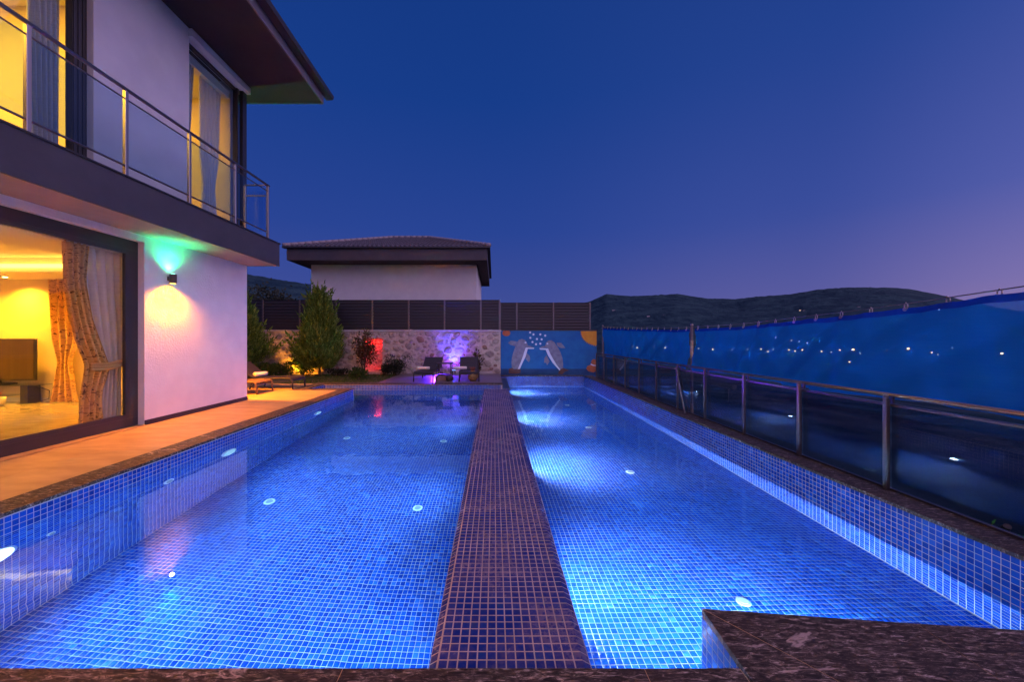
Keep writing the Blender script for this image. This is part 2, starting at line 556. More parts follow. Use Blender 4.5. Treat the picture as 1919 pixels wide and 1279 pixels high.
class MB:
    def __init__(self):
        self.v = []
        self.f = []

    def add(self, vs, fs):
        k = len(self.v)
        self.v += [tuple(p) for p in vs]
        self.f += [tuple(i + k for i in f) for f in fs]
        return self

    def box(self, a, b, bev=0.0):
        x0, x1 = sorted((a[0], b[0]))
        y0, y1 = sorted((a[1], b[1]))
        z0, z1 = sorted((a[2], b[2]))
        if bev <= 0:
            vs = [(x0, y0, z0), (x1, y0, z0), (x1, y1, z0), (x0, y1, z0), (x0, y0, z1), (x1, y0, z1), (x1, y1, z1), (x0, y1, z1)]
            return self.add(vs, [(3, 2, 1, 0), (4, 5, 6, 7), (0, 1, 5, 4), (1, 2, 6, 5), (2, 3, 7, 6), (3, 0, 4, 7)])
        c = bev
        vs = []
        for zz, e in ((z0, 0), (z1 - c, 0), (z1, c)):
            vs += [(x0 + c + e * .3, y0 + e, zz), (x1 - c - e * .3, y0 + e, zz), (x1 - e, y0 + c + e * .3, zz), (x1 - e, y1 - c - e * .3, zz),
                   (x1 - c - e * .3, y1 - e, zz), (x0 + c + e * .3, y1 - e, zz), (x0 + e, y1 - c - e * .3, zz), (x0 + e, y0 + c + e * .3, zz)]
        fs = [tuple(range(7, -1, -1)), tuple(range(16, 24))]
        for r in (0, 8):
            fs += [(r + i, r + (i + 1) % 8, r + 8 + (i + 1) % 8, r + 8 + i) for i in range(8)]
        return self.add(vs, fs)

    def tube(self, pts, r, n=8, cap=True):
        pts = [Vector(p) for p in pts]
        rs = r if isinstance(r, (list, tuple)) else [r] * len(pts)
        rings = []
        up = None
        for i, p in enumerate(pts):
            d = (pts[min(i + 1, len(pts) - 1)] - pts[max(i - 1, 0)]).normalized()
            if up is None:
                up = Vector((0, 0, 1)) if abs(d.z) < 0.9 else Vector((1, 0, 0))
            a = d.cross(up).normalized()
            up = a.cross(d).normalized()
            rings.append([p + (a * math.cos(2 * math.pi * k / n) + up * math.sin(2 * math.pi * k / n)) * rs[i] for k in range(n)])
        vs = [q for ring in rings for q in ring]
        fs = []
        for i in range(len(pts) - 1):
            for k in range(n):
                fs.append((i * n + k, i * n + (k + 1) % n, (i + 1) * n + (k + 1) % n, (i + 1) * n + k))
        if cap:
            fs.append(tuple(range(n - 1, -1, -1)))
            fs.append(tuple((len(pts) - 1) * n + k for k in range(n)))
        return self.add(vs, fs)

    def lathe(self, c, prof, n=16, axis='z'):
        vs, fs = [], []
        for (r, h) in prof:
            for k in range(n):
                a = 2 * math.pi * k / n
                u, w = r * math.cos(a), r * math.sin(a)
                d = {'z': (u, w, h), 'x': (h, u, w), 'y': (w, h, u)}[axis]
                vs.append((c[0] + d[0], c[1] + d[1], c[2] + d[2]))
        for i in range(len(prof) - 1):
            for k in range(n):
                fs.append((i * n + k, i * n + (k + 1) % n, (i + 1) * n + (k + 1) % n, (i + 1) * n + k))
        fs.append(tuple(range(n - 1, -1, -1)))
        fs.append(tuple((len(prof) - 1) * n + k for k in range(n)))
        return self.add(vs, fs)

    def build(self, name, m, parent=None, smooth=False):
        return link_mesh(name, self.v, self.f, m, parent, smooth)


def box(name, a, b, m, parent=None, bev=0.0):
    return MB().box(a, b, bev).build(name, m, parent)


def copy_of(o, loc, parent=None, scale=None, rot=None):
    c = o.copy()
    C.objects.link(c)
    c.parent = parent if parent is not None else o.parent
    c.location = loc
    if scale is not None:
        c.scale = scale
    if rot is not None:
        c.rotation_euler = rot
    return c


def copy_tree(o, parent=None):
    c = o.copy()
    C.objects.link(c)
    c.parent = parent
    for ch in list(o.children):
        copy_tree(ch, c)
    return c


def at(px, py, y):
    """the point at distance y that the photograph shows at pixel (px, py)"""
    return ((px - 926) * y / 675, y, 1.5 - (py - 635) * y / 675)


def lamp(kind, loc, energy, col, **kw):
    l = bpy.data.lights.new(kw.pop('name', 'lamp_light'), kind)
    l.energy = energy
    l.color = col
    aim = kw.pop('aim', None)
    parent = kw.pop('parent', None)
    for k, v in kw.items():
        setattr(l, k, v)
    o = bpy.data.objects.new(l.name, l)
    C.objects.link(o)
    if parent is not None:
        o.parent = parent
        o.location = Vector(loc) - wloc(parent)
    else:
        o.location = loc
    if aim is not None:
        o.rotation_euler = (Vector(aim) - Vector(loc)).to_track_quat('-Z', 'Y').to_euler()
    return o


# ------------------------------------------------------------------ levels and plan
DIV = -0.165          # top of the divider between the pools
WL, WR = -0.196, -0.49  # water levels
RC = -0.07            # coping on the right and in front
FL, FR = -2.05, -0.96  # pool floors
XL, XD0, XD1, XR = -4.22, -0.335, 0.50, 3.815
YF, YD, YB, YB2 = 1.70, 10.83, 11.9, 15.26
XLEG = -5.63
XW = -6.04            # house wall
T = 0.05


def struct(o):
    o['kind'] = 'structure'
    return o


# ------------------------------------------------------------------ mosaic tiles
def tile_surface(o, u, v, nu, nv, keep=None):
    """grid of tiles: origin o, unit vectors u, v; returns a list of (centre, u, v) rows"""
    o, u, v = np.array(o, float), np.array(u, float), np.array(v, float)
    ii, jj = np.meshgrid(np.arange(nu) + 0.5, np.arange(nv) + 0.5, indexing='ij')
    ii, jj = ii.ravel(), jj.ravel()
    c = o + ii[:, None] * T * u + jj[:, None] * T * v
    if keep is not None:
        c = c[keep(c)]
    return c, u, v


tile_protos = {}


def tile_proto(m, hw):
    if m not in tile_protos:
        h, e = hw, 0.0025
        vs = [(-h, -h, 0), (h, -h, 0), (h, h, 0), (-h, h, 0), (-h, -h, .0006), (h, -h, .0006), (h, h, .0006), (-h, h, .0006),
              (-h + e, -h + e, .0014), (h - e, -h + e, .0014), (h - e, h - e, .0014), (-h + e, h - e, .0014)]
        fs = [(8, 9, 10, 11)] + [(a, (a + 1) % 4, 4 + (a + 1) % 4, 4 + a) for a in range(4)] + \
             [(4 + a, 4 + (a + 1) % 4, 8 + (a + 1) % 4, 8 + a) for a in range(4)]
        me = bpy.data.meshes.new('tile')
        me.from_pydata(vs, [], fs)
        me.materials.append(MATS[m])
        tile_protos[m] = me
    return tile_protos[m]


def lay_tiles(parent, surfaces, single, mass, n_single=300, raise_=0.0004, hw=0.0226):
    """the tiles that show largest become objects of their own, the rest one part"""
    cs, us, vs = [], [], []
    for c, u, v in surfaces:
        cs.append(c)
        us.append(np.tile(u, (len(c), 1)))
        vs.append(np.tile(v, (len(c), 1)))
    c, u, v = np.vstack(cs), np.vstack(us), np.vstack(vs)
    n = np.cross(u, v)
    rel = c - np.array([0, 0, 1.5])
    px, py = 926 + 675 * rel[:, 0] / np.maximum(rel[:, 1], .1), 635 - 675 * rel[:, 2] / np.maximum(rel[:, 1], .1)
    d = np.linalg.norm(rel, axis=1)
    area = np.abs((n * rel).sum(1)) / d / np.maximum(rel[:, 1], .1) ** 2
    inside = (px > 5) & (px < 1914) & (py < 1255) & (rel[:, 1] > 0.5) & ((n * rel).sum(1) < 0)
    # tiles behind the marble block at the lower right do not show
    inside &= ~((px > 1330) & (py > 1150) & (c[:, 1] > 2.1))
    score = np.where(inside, area, -1)
    order = np.argsort(-score)
    big = order[:n_single]
    big = big[score[big] > 0]
    rest = np.setdiff1d(np.arange(len(c)), big)
    me = tile_proto(single, hw)
    off = np.array(wloc(parent))
    for k in big:
        o = bpy.data.objects.new('tile', me)
        C.objects.link(o)
        o.parent = parent
        m = Matrix((u[k], v[k], n[k])).transposed().to_4x4()
        m.translation = Vector(c[k] - off + n[k] * (raise_ + random.uniform(0, .0003)))
        o.matrix_local = m
    c, u, v, n = c[rest], u[rest], v[rest], n[rest]
    h, e, z1 = hw, 0.0018, 0.0013
    k = len(c)
    lift = (raise_ + rng.uniform(0, .0003, k))[:, None]
    V = np.empty((k, 8, 3))
    for i, (a, b_) in enumerate(((-1, -1), (1, -1), (1, 1), (-1, 1))):
        V[:, i] = c + u * a * h + v * b_ * h
        V[:, 4 + i] = c + u * a * (h - e) + v * b_ * (h - e) + n * (z1 + lift)
    base = (np.arange(k) * 8)[:, None, None]
    Q = np.array([(4, 5, 6, 7), (0, 1, 5, 4), (1, 2, 6, 5), (2, 3, 7, 6), (3, 0, 4, 7)])[None] + base
    tone = np.repeat(rng.random(k), 5)
    o = fast_quads('tile_mosaic', V.reshape(-1, 3), Q.reshape(-1, 4), mass, parent, tone)
    o['kind'] = 'stuff'
    return o


# ------------------------------------------------------------------ terrain, plain and hills
SKYLINE = [(-6000, 500), (-2500, 470), (-600, 480), (150, 495), (380, 508), (465, 517), (520, 527), (583, 536), (700, 556), (860, 580), (960, 590), (1050, 584),
           (1107, 568), (1136, 555), (1182, 559), (1231, 557), (1268, 556), (1327, 564), (1381, 564), (1426, 559), (1485, 555), (1531, 548), (1590, 543),
           (1658, 543), (1703, 546), (1744, 553), (1790, 562), (1900, 584), (2150, 600), (3200, 604), (7000, 610)]


def sky_elev(tan):
    px = 926 + 675 * tan
    xs = [s[0] for s in SKYLINE]
    ys = [s[1] for s in SKYLINE]
    return (635 - np.interp(px, xs, ys)) / 675


def terrain_z(x, y):
    r = math.hypot(x, y)
    ang = math.atan2(x, y)
    if abs(ang) < R(82):
        e = float(sky_elev(math.tan(ang))) * math.cos(ang)
    else:
        e = 0.05 + 0.03 * math.sin(ang * 5)
    R1 = 3300.0
    left = max(0.0, min(1.0, (-math.sin(ang) + 0.15) / 0.3))
    R1 = R1 * (1 - 0.45 * left)
    near = -3.2
    plain = -92 * (1 - left) + left * 4
    if r < 30:
        zz = near
    elif r < 900:
        k = (r - 30) / 870
        zz = near + (plain - near) * (k * k * (3 - 2 * k))
    else:
        ridge = 1.5 + e * R1
        k = min(1.0, (r - 900) / (R1 - 900))
        k = k * k * (3 - 2 * k)
        zz = plain + (ridge - plain) * k
        if k >= 1:
            zz = ridge - (r - R1) * 0.14
        rough = mnoise.fractal(Vector((x * .0016, y * .0016, 3.1)), 1.0, 2.0, 6)
        zz += rough * 34 * k * max(0.0, 1 - abs(r - R1) / 1500 * 0) * (0.0 if abs(r - R1) < 60 else 1.0) * min(1, abs(r - R1) / 700)
        zz += (mnoise.noise(Vector((x * .03, y * .03, 0))) * 3.5 + abs(mnoise.noise(Vector((x * .07, y * .07, 5)))) * 5.0) * k
    return zz


NA = 1440
radii = [0.01, 10, 20, 28] + list(np.geomspace(34, 800, 22)) + list(np.linspace(860, 3600, 50)) + [4200, 5200, 7000, 11000]
vs = []
for r in radii:
    for k in range(NA):
        a = 2 * math.pi * k / NA
        x, y = r * math.sin(a), r * math.cos(a)
        vs.append((x, y, terrain_z(x, y)))
fs = []
for i in range(len(radii) - 1):
    for k in range(NA):
        fs.append((i * NA + (k + 1) % NA, i * NA + k, (i + 1) * NA + k, (i + 1) * NA + (k + 1) % NA))
struct(link_mesh('terrain', vs, fs, 'hazed_hill_scrub', None, True))

# garden ground behind and beside the terrace
lawn = struct(box('lawn', (-14, YB + 0.06, -0.30), (-4.0, 15.44, -0.03), 'lawn'))
gm = []
for k in range(5200):
    x, y = random.uniform(-7.2, -4.05), random.uniform(YB + .1, 15.3)
    h, a = random.uniform(.03, .075), random.uniform(0, 6.28)
    w = 0.008
    dx, dy = math.cos(a) * w, math.sin(a) * w
    lx, ly = random.uniform(-.02, .02), random.uniform(-.02, .02)
    gm.append(((x - dx, y - dy, -.032), (x + dx, y + dy, -.032), (x + lx, y + ly, -.032 + h)))
gv = [p for tri in gm for p in tri]
gf = [(3 * i, 3 * i + 1, 3 * i + 2) for i in range(len(gm))]
g_ = link_mesh('grass', gv, gf, 'shrub_leaf')
tag(g_, 'short lawn grass along the foot of the stone wall', 'grass', kind='stuff')
struct(box('yard', (-30, 15.9, -3.4), (3.6, 40, -0.25), 'soil'))

# ------------------------------------------------------------------ pools
mb = MB()
mb.box((XLEG - .2, YF, FL - .1), (XD1 - .1, YB + .2, FL))                     # floor bed
mb.box((XL - .15, YF, FL), (XL, YD, -0.036))                                   # left wall
mb.box((XLEG - .15, YD, FL), (XLEG, YB, -0.036))                               # wall of the leg
mb.box((XLEG - .15, YB, FL), (0.27, YB + .15, -0.036))                         # back wall
mb.box((XLEG, YD - .15, FL), (XL - .15, YD, -0.036))                           # return under the terrace end
mb.box((XL, YF - .1, FL), (XD0, YF, -0.101))                                   # front wall
main_pool = struct(mb.build('main_pool', 'grout'))
surf = [
    tile_surface((XL, YF, FL), (1, 0, 0), (0, 1, 0), 77, 204),
    tile_surface((XLEG, YD, FL), (1, 0, 0), (0, 1, 0), 28, 21),
    tile_surface((XL, YF, FL + 0.005), (0, 1, 0), (0, 0, 1), 182, 40),
    tile_surface((XLEG, YD, FL + 0.005), (0, 1, 0), (0, 0, 1), 21, 40),
    tile_surface((XLEG, YB, FL + 0.005), (1, 0, 0), (0, 0, 1), 117, 40),
]
lay_tiles(main_pool, surf, 'tile_single', 'tile_mass')

mb = MB()
mb.box((XD1 - .1, YF, FR - .1), (XR + .15, YB2 + .2, FR))
mb.box((XR, YF, FR), (XR + .15, YB2 + .15, RC - .033))
mb.box((0.27, YB2, FR), (XR, YB2 + .15, RC - .033))
mb.box((XD1, YF - .1, FR), (1.20, YF, RC - .033))
mb.box((1.20, 1.4, FR), (1.215, 2.08, RC - .033))                              # side of the block that steps into the pool
mb.add([(1.215, 2.06, FR), (2.90, 1.915, FR), (2.90, 1.915, RC - .033), (1.215, 2.06, RC - .033),
        (1.215, 2.08, FR), (2.92, 1.93, FR), (2.92, 1.93, RC - .033), (1.215, 2.08, RC - .033)],
       [(0, 1, 2, 3), (5, 4, 7, 6), (0, 4, 5, 1), (3, 2, 6, 7), (1, 5, 6, 2), (0, 3, 7, 4)])
childrens_pool = struct(mb.build('childrens_pool', 'grout'))
surf = [
    tile_surface((XD1, YF, FR), (1, 0, 0), (0, 1, 0), 66, 271),
    tile_surface((XR, YB2, RC - .034 - 17 * T), (0, -1, 0), (0, 0, 1), 271, 17),
    tile_surface((0.27, YB2, RC - .034 - 17 * T), (1, 0, 0), (0, 0, 1), 71, 17),
    tile_surface((1.20, 2.08, RC - .034 - 17 * T), (0, -1, 0), (0, 0, 1), 13, 17),
]
lay_tiles(childrens_pool, surf, 'tile_single', 'tile_mass')

mb = MB()
f0, f1 = XD0 + 0.047, XD1 - 0.047      # flat part of the top
prof = [(XD0, FL), (XD0, DIV - .026), (f0, DIV), (f1, DIV), (XD1, DIV - .026), (XD1, FL)]
vs = [(x, y, zz) for y in (YF, YB) for x, zz in prof]
k = len(prof)
fs = [(i, i + 1, k + i + 1, k + i)[::-1] for i in range(k - 1)] + [tuple(range(k)), tuple(range(2 * k - 1, k - 1, -1))]
mb.add(vs, fs)
divider = struct(mb.build('pool_divider', 'grout_aged'))
s45 = np.array([.047, 0, -.026])
s45n = s45 / np.linalg.norm(s45)
surf = [
    tile_surface((f0, YF + .012, DIV), (1, 0, 0), (0, 1, 0), 15, 203),
    tile_surface((f1 + .001, YF + .012, DIV + .0005), tuple(s45n), (0, 1, 0), 1, 203),
    tile_surface((XD0 - .0005, YF + .012, DIV - .0265), (s45n[0], 0, -s45n[2]), (0, 1, 0), 1, 203),
    tile_surface((XD1, YF + .012, DIV - .028 - 15 * T), (0, 1, 0), (0, 0, 1), 203, 15),
    tile_surface((XD0, YF + .012 + 203 * T, DIV - .028 - 36 * T), (0, -1, 0), (0, 0, 1), 203, 36),
]
lay_tiles(divider, surf, 'divider_tile_single', 'divider_tile_mass', hw=0.0213)
# the divider runs on, lower-keyed and untiled, to the mural
struct(box('divider_ledge', (0.272, YB + .152, FR), (XD1 + .02, YB2 - .002, DIV - .004), 'dark_slab'))

# water sheets
struct(link_mesh('main_pool_water', [(XL, YF, WL), (XD0 + .03, YF, WL), (XD0 + .03, YB, WL), (XLEG, YB, WL), (XLEG, YD, WL), (XL, YD, WL)], [(0, 1, 2, 3, 4, 5)], 'water'))
struct(link_mesh('childrens_pool_water', [(XD1, YF, WR), (XR, YF, WR), (XR, YB2, WR), (XD1, YB2, WR)], [(0, 1, 2, 3)], 'water'))

# ------------------------------------------------------------------ terrace, coping
def slabs(parent, x0, x1, y0, y1, zt, th, nx, ny, m, name='paving_slab', gap=.003, bev=0.002):
    for i in range(nx):
        for j in range(ny):
            a = (x0 + (x1 - x0) * i / nx + gap / 2, y0 + (y1 - y0) * j / ny + gap / 2, zt - th)
            c = (x0 + (x1 - x0) * (i + 1) / nx - gap / 2, y0 + (y1 - y0) * (j + 1) / ny - gap / 2, zt + random.uniform(-.0008, .0008))
            box(name, a, c, m, parent, bev)


terrace = struct(box('terrace', (XW - .0, -3, -.5), (XL - .37, YD - .37, -.032), 'deck_joint'))
slabs(terrace, XW, XL - .33, -3.0, YD - .36, 0.0, .03, 2, 12, 'deck_stone')
side_terrace = struct(box('side_terrace', (-13, 8.81, -.5), (XW - .002, YB + .05, -.032), 'deck_joint'))
slabs(side_terrace, -13, XW - .002, 8.81, YB + .05, 0.0, .03, 6, 3, 'deck_stone')
MB().box((XW, YD - .358, -.5), (XLEG - .36, YB + .05, -.001)).build('paving_slab', 'deck_stone', side_terrace)
coping = struct(box('pool_coping', (XL - .36, -3, -.5), (XL - .16, YD - .37, -.034), 'deck_joint'))
slabs(coping, XL - .33, XL + .012, -3.0, YD - .002, 0.0, .033, 1, 11, 'marble', 'coping_slab')
slabs(coping, XLEG - .36, XL - .333, YD - .355, YD + .012, 0.0, .033, 2, 1, 'marble', 'coping_slab')
slabs(coping, XLEG - .357, XLEG + .012, YD + .015, YB - .015, 0.0, .033, 1, 1, 'marble', 'coping_slab')
slabs(coping, XLEG - .36, 0.285, YB - .012, YB + .34, 0.001, .033, 7, 1, 'marble', 'coping_slab')

platform = struct(box('sun_platform', (-3.95, YB + .152, -.6), (0.27, 15.44, -.032), 'deck_joint'))
slabs(platform, -3.95, 0.27, YB + .345, 15.44, 0.0, .03, 4, 3, 'platform_stone')

right_coping = struct(box('right_coping', (XR + .152, -2, -3.0), (4.16, YB2 + .3, RC - .034), 'deck_joint'))
slabs(right_coping, XR - .012, 4.17, 1.70, YB2 + .004, RC, .033, 1, 12, 'marble', 'coping_slab')
slabs(right_coping, 0.285, XR - .015, YB2 - .012, YB2 + .22, RC - .0005, .033, 3, 1, 'marble', 'coping_slab')

front = struct(box('front_terrace', (XL - .4, -3, -.6), (XR + .15, 1.55, RC - .034), 'deck_joint'))


def prism(name, poly, z0, z1, m, parent):
    n = len(poly)
    vs = [(x, y, z0) for x, y in poly] + [(x, y, z1) for x, y in poly]
    fs = [tuple(range(n - 1, -1, -1)), tuple(range(n, 2 * n))] + [(i, (i + 1) % n, n + (i + 1) % n, n + i) for i in range(n)]
    return link_mesh(name, vs, fs, m, parent)


for x0, x1 in ((XL + .014, -2.4), (-2.397, -.72), (-.717, .712), (.715, 1.165)):
    prism('coping_slab', [(x0, 1.30), (x1, 1.30), (x1, 1.712), (x0, 1.712)], RC - .033, RC, 'marble', front)
prism('coping_slab', [(1.168, 1.30), (1.80, 1.30), (1.565, 1.66), (1.205, 2.088), (1.195, 1.9)], RC - .033, RC, 'marble', front)
prism('coping_slab', [(1.803, 1.30), (2.318, 1.30), (2.322, 1.98), (1.210, 2.091), (1.568, 1.662)], RC - .033, RC, 'marble', front)
prism('coping_slab', [(2.321, 1.30), (3.80, 1.30), (3.80, 1.855), (2.325, 1.98)], RC - .033, RC, 'marble', front)
def joint(p, q, w=.004):
    p, q = Vector(p), Vector(q)
    d = (q - p).normalized()
    e = Vector((-d.y, d.x)) * w / 2
    prism('joint_filler', [tuple(p - e), tuple(q - e), tuple(q + e), tuple(p + e)], RC - .03, RC - .0012, 'joint_tan', front)


for a_, b_ in (((-2.3985, 1.30), (-2.3985, 1.71)), ((-.7185, 1.30), (-.7185, 1.71)), ((.7135, 1.30), (.7135, 1.71)), ((1.1665, 1.30), (1.1665, 1.71)),
               ((1.2075, 2.0895), (1.5665, 1.661)), ((1.5665, 1.661), (1.8015, 1.30)), ((2.3195, 1.30), (2.3235, 1.979))):
    joint(a_, b_)
slabs(front, XL - .36, 3.80, -3.0, 1.297, RC, .033, 7, 4, 'deck_stone')

# underwater lamps and floor inlets
POOL_K = 0.55
LAMPCOL = (0.34, 0.66, 1.0)


def pool_lamp(loc, nx, label, lit, energy, aim, size=0.13, spread=150, group='underwater lamps of the pools', col=LAMPCOL):
    o = thing('pool_lamp', loc, label, 'pool lamp', group)
    x, y, zz = loc
    MB().lathe((x, y, zz), [(size * 1.22, 0), (size * 1.22, nx * .012), (size * 1.02, nx * .022)], 24, 'x').build('ring', 'white_plastic', o)
    MB().lathe((x, y, zz), [(size, nx * .0225), (size * .9, nx * .034), (size * .5, nx * .042)], 24, 'x').build('lens', 'pool_glow' if energy > 600 else 'pool_glow_soft', o, True)
    if energy > 0:
        lamp('SPOT', (x + nx * .07, y, zz), energy * POOL_K, col, aim=aim, parent=o, spot_size=R(spread), spot_blend=1.0, shadow_soft_size=.05, name='lamp_light')
    return o


ZL = -0.62
pool_lamp((XL, 3.02, ZL), 1, 'large glowing lamp on the left pool wall at the near end', True, 700, (-1.0, 4.0, -1.6))
pool_lamp((XL, 5.72, ZL), 1, 'glowing lamp on the left pool wall level with the wall sconce', True, 330, (-1.0, 6.6, -1.5))
pool_lamp((XL, 8.6, ZL), 1, 'glowing lamp on the left pool wall below the terrace end', True, 170, (-1.0, 9.2, -1.6))
for y, lab, en in ((3.0, 'lamp under the divider edge nearest the marble block', 95), (6.0, 'lamp under the divider edge throwing the second beam across the shallow pool', 110),
                   (9.3, 'lamp under the divider edge throwing the third beam across the shallow pool', 100), (13.6, 'lamp by the dark ledge lighting the far end of the shallow pool', 90)):
    pool_lamp((XD1 + (.025 if y > YB else .004), y, -0.575), 1, lab, True, en * 6.0, (2.6, y + .5, -0.86), .06, 174, col=(0.80, 0.88, 1.0))
for y, lab in ((2.5, 'nearest the camera'), (5.4, 'half way along'), (8.6, 'nearest the far end')):
    pool_lamp((XD0 + .028, y, -1.0), -1, 'added fill lamp on the deep-pool side of the divider, ' + lab, True, 420 if y < 3 else 190, (-2.6, y + .6, -1.7), .11, 150)  # unseen lamps, added to brighten the deep pool

fl = thing('pool_lamp', (.85, YF, -.72), 'added fill lamp on the front wall of the shallow pool, under the marble coping', 'pool lamp', 'underwater lamps of the pools')  # added out of sight to fill the shallow pool with light
MB().lathe((.85, YF, -.72), [(.10, 0), (.10, .012), (.085, .022)], 24, 'y').build('ring', 'white_plastic', fl)
MB().lathe((.85, YF, -.72), [(.083, .0225), (.07, .034)], 24, 'y').build('lens', 'pool_glow_soft', fl, True)
lamp('SPOT', (.85, YF + .08, -.70), 40, (.40, .66, 1.0), aim=(2.4, 8.0, -.70), parent=fl, spot_size=R(160), spot_blend=1.0, shadow_soft_size=.06)
for lab in ('added fill lamp on the slanted face of the marble block, below the water',):  # second hidden fill, added to even out the shallow pool floor
    o_ = thing('pool_lamp', (2.0, 2.07, -.70), lab, 'pool lamp', 'underwater lamps of the pools')
    MB().lathe((2.0, 2.03, -.70), [(.10, 0), (.10, .012), (.085, .022)], 24, 'y').build('ring', 'white_plastic', o_)
    MB().lathe((2.0, 2.03, -.70), [(.083, .0225), (.07, .034)], 24, 'y').build('lens', 'pool_glow_soft', o_, True)
    lamp('SPOT', (2.0, 2.12, -.68), 260, (.36, .64, 1.0), aim=(2.4, 8.0, -.72), parent=o_, spot_size=R(160), spot_blend=1.0, shadow_soft_size=.06)


def inlet_at(x, y, zz, label, r=.055, rot=(0, 0, 0), m='white_plastic'):
    o = thing('water_inlet', (x, y, zz), label, 'pool inlet', 'round water inlets of the pools')
    MB().lathe((x, y, zz), [(r, 0.004), (r, .012), (r * .86, .018)], 20).build('flange', m, o)
    MB().lathe((x, y, zz), [(r * .62, .0185), (r * .58, .026), (r * .2, .026)], 16).build('grate', 'grey_plastic', o)
    o.rotation_euler = rot
    return o


def floor_hit(px, py, wl, fl):
    """where the refracted line of sight through pixel meets the pool floor"""
    d = Vector(((px - 926) / 675, 1, -(py - 635) / 675)).normalized()
    k = (wl - 1.5) / d.z
    p = Vector((0, 0, 1.5)) + d * k
    h = Vector((d.x, d.y, 0))
    s = h.length / 1.333
    c = math.sqrt(1 - s * s)
    q = p + h.normalized() * (abs(fl - wl) * s / c)
    return q.x, q.y


for px, py, lab in ((505, 942, 'white floor inlet of the deep pool nearer the left wall'), (783, 954, 'white floor inlet of the deep pool nearest the divider'),
                    (650, 822, 'small floor inlet of the deep pool far from the camera near the left wall'), (831, 828, 'small floor inlet of the deep pool far out near the divider')):
    x, y = floor_hit(px, py, WL, FL)
    inlet_at(x, y, FL + .004, lab, .075)
for px, py, r, lab in ((1393, 1130, .056, 'large round floor drain beside the marble block'), (1181, 886, .07, 'white floor inlet in the middle of the shallow pool'),
                       (1103, 802, .07, 'white floor inlet of the shallow pool short of the far end'), (1063, 760, .07, 'white floor inlet of the shallow pool farthest out')):
    x, y = floor_hit(px, py, WR, FR)
    inlet_at(x, y, FR + .004, lab, r, m='grey_plastic' if r < .065 else 'white_plastic')
inlet_at(XL + .004, 3.42, -0.66, 'small jet nozzle on the pool wall beside the large lamp', .035, (0, R(90), 0))
inlet_at(XL + .004, 4.66, -0.70, 'oval return fitting on the left pool wall between two lamps', .075, (0, R(90), 0))

# ------------------------------------------------------------------ the villa
villa = thing('villa', (-10, 2.4, 0), 'white two-storey villa with lit rooms and dark overhanging roof beside the pool', 'house')
HY = 8.8
SOF = 3.275          # underside of the balcony slab
UF = 3.81
SOF2 = 7.65
XI = XW - .25
YJ = 6.22            # end of the sliding door opening
mb = MB()
mb.box((XI, YJ, .0), (XW, HY, SOF))
mb.box((XI, -1.2, 3.165), (XW, YJ - .001, SOF))
mb.box((XI, -4, 0), (XW, -1.201, SOF))
mb.build('ground_floor_wall', 'white_plaster', villa)
MB().box((-14, HY - .25, 0), (XI - .001, HY, SOF)).box((-14, -4, 0), (-13.75, HY - .251, SOF)).build('end_wall', 'white_plaster', villa)
MB().box((XW - .002, YJ + .002, .001), (XW + .012, HY + .012, .085)).build('skirting', 'soffit_brown', villa)
# balcony slab and its fascia
balc = MB().box((-14, -4, SOF + .003), (XW + .0, HY - .02, UF - .02)).build('floor_slab', 'interior_paint', villa)
MB().box((XW - .01, -4, SOF), (-5.262, HY - .008, SOF + .02)).build('balcony_soffit', 'soffit_board', villa)
MB().box((XW - .01, -4, SOF + .021), (-5.27, HY - .01, UF - .001)).build('balcony_floor', 'charcoal', villa)
MB().box((-5.269, -4, SOF - .004), (-5.245, HY, UF)).box((XW + .001, HY - .009, SOF - .004), (-5.2695, HY + .012, UF)).build('balcony_fascia', 'charcoal', villa)
MB().box((XW + .001, -4, UF + .001), (-5.225, HY + .03, UF + .022)).build('balcony_edge', 'gutter_dark', villa)
# upper walls
mb = MB()
mb.box((XI, 5.43, UF + .03), (XW, 7.13, SOF2))
mb.box((XI, -1, 7.35), (XW, 5.429, SOF2))
mb.box((XI, 7.131, 7.47), (XW, HY, SOF2))
mb.box((XI, -4, UF + .03), (XW, -1.01, SOF2))
mb.build('upper_wall', 'smooth_plaster', villa)
MB().box((-14, HY - .2, UF), (XI - .001, HY, SOF2)).box((-14, -4, UF), (-13.75, HY - .21, SOF2)).build('upper_end_wall', 'smooth_plaster', villa)
sb = MB().box((XW + .001, 7.10, 7.475), (XW + .085, HY + .015, 7.63), .006).build('shutter_box', 'smooth_plaster', villa)
# roof
MB().box((-15.2, -5, SOF2 + .002), (-4.482, 9.37, SOF2 + .03)).build('eave_soffit', 'soffit_brown', villa)
MB().box((-4.481, -5, SOF2 - .02), (-4.45, 9.40, 7.90)).box((-15.2, 9.371, SOF2 - .02), (-4.4815, 9.40, 7.90)).build('eave_fascia', 'fascia_grey', villa)
prf = [(-4.449, 7.83), (-4.27, 7.84), (-4.25, 7.93), (-4.275, 7.93), (-4.29, 7.865), (-4.449, 7.855)]
vs = [(x, y, zz) for y in (-5, 9.56) for x, zz in prf]
n = len(prf)
link_mesh('gutter', vs, [(i, (i + 1) % n, n + (i + 1) % n, n + i) for i in range(n)] + [tuple(range(n - 1, -1, -1)), tuple(range(n, 2 * n))], 'gutter_dark', villa)
rv = [(-4.33, -5, 7.92), (-4.33, 9.5, 7.92), (-15.2, 9.5, 7.92), (-15.2, -5, 7.92), (-9.7, 0.5, 9.8), (-9.7, 4.2, 9.8)]
link_mesh('roof', rv, [(0, 1, 5, 4), (1, 2, 5), (2, 3, 4, 5), (3, 0, 4), (3, 2, 1, 0)], 'roof_tile', villa)

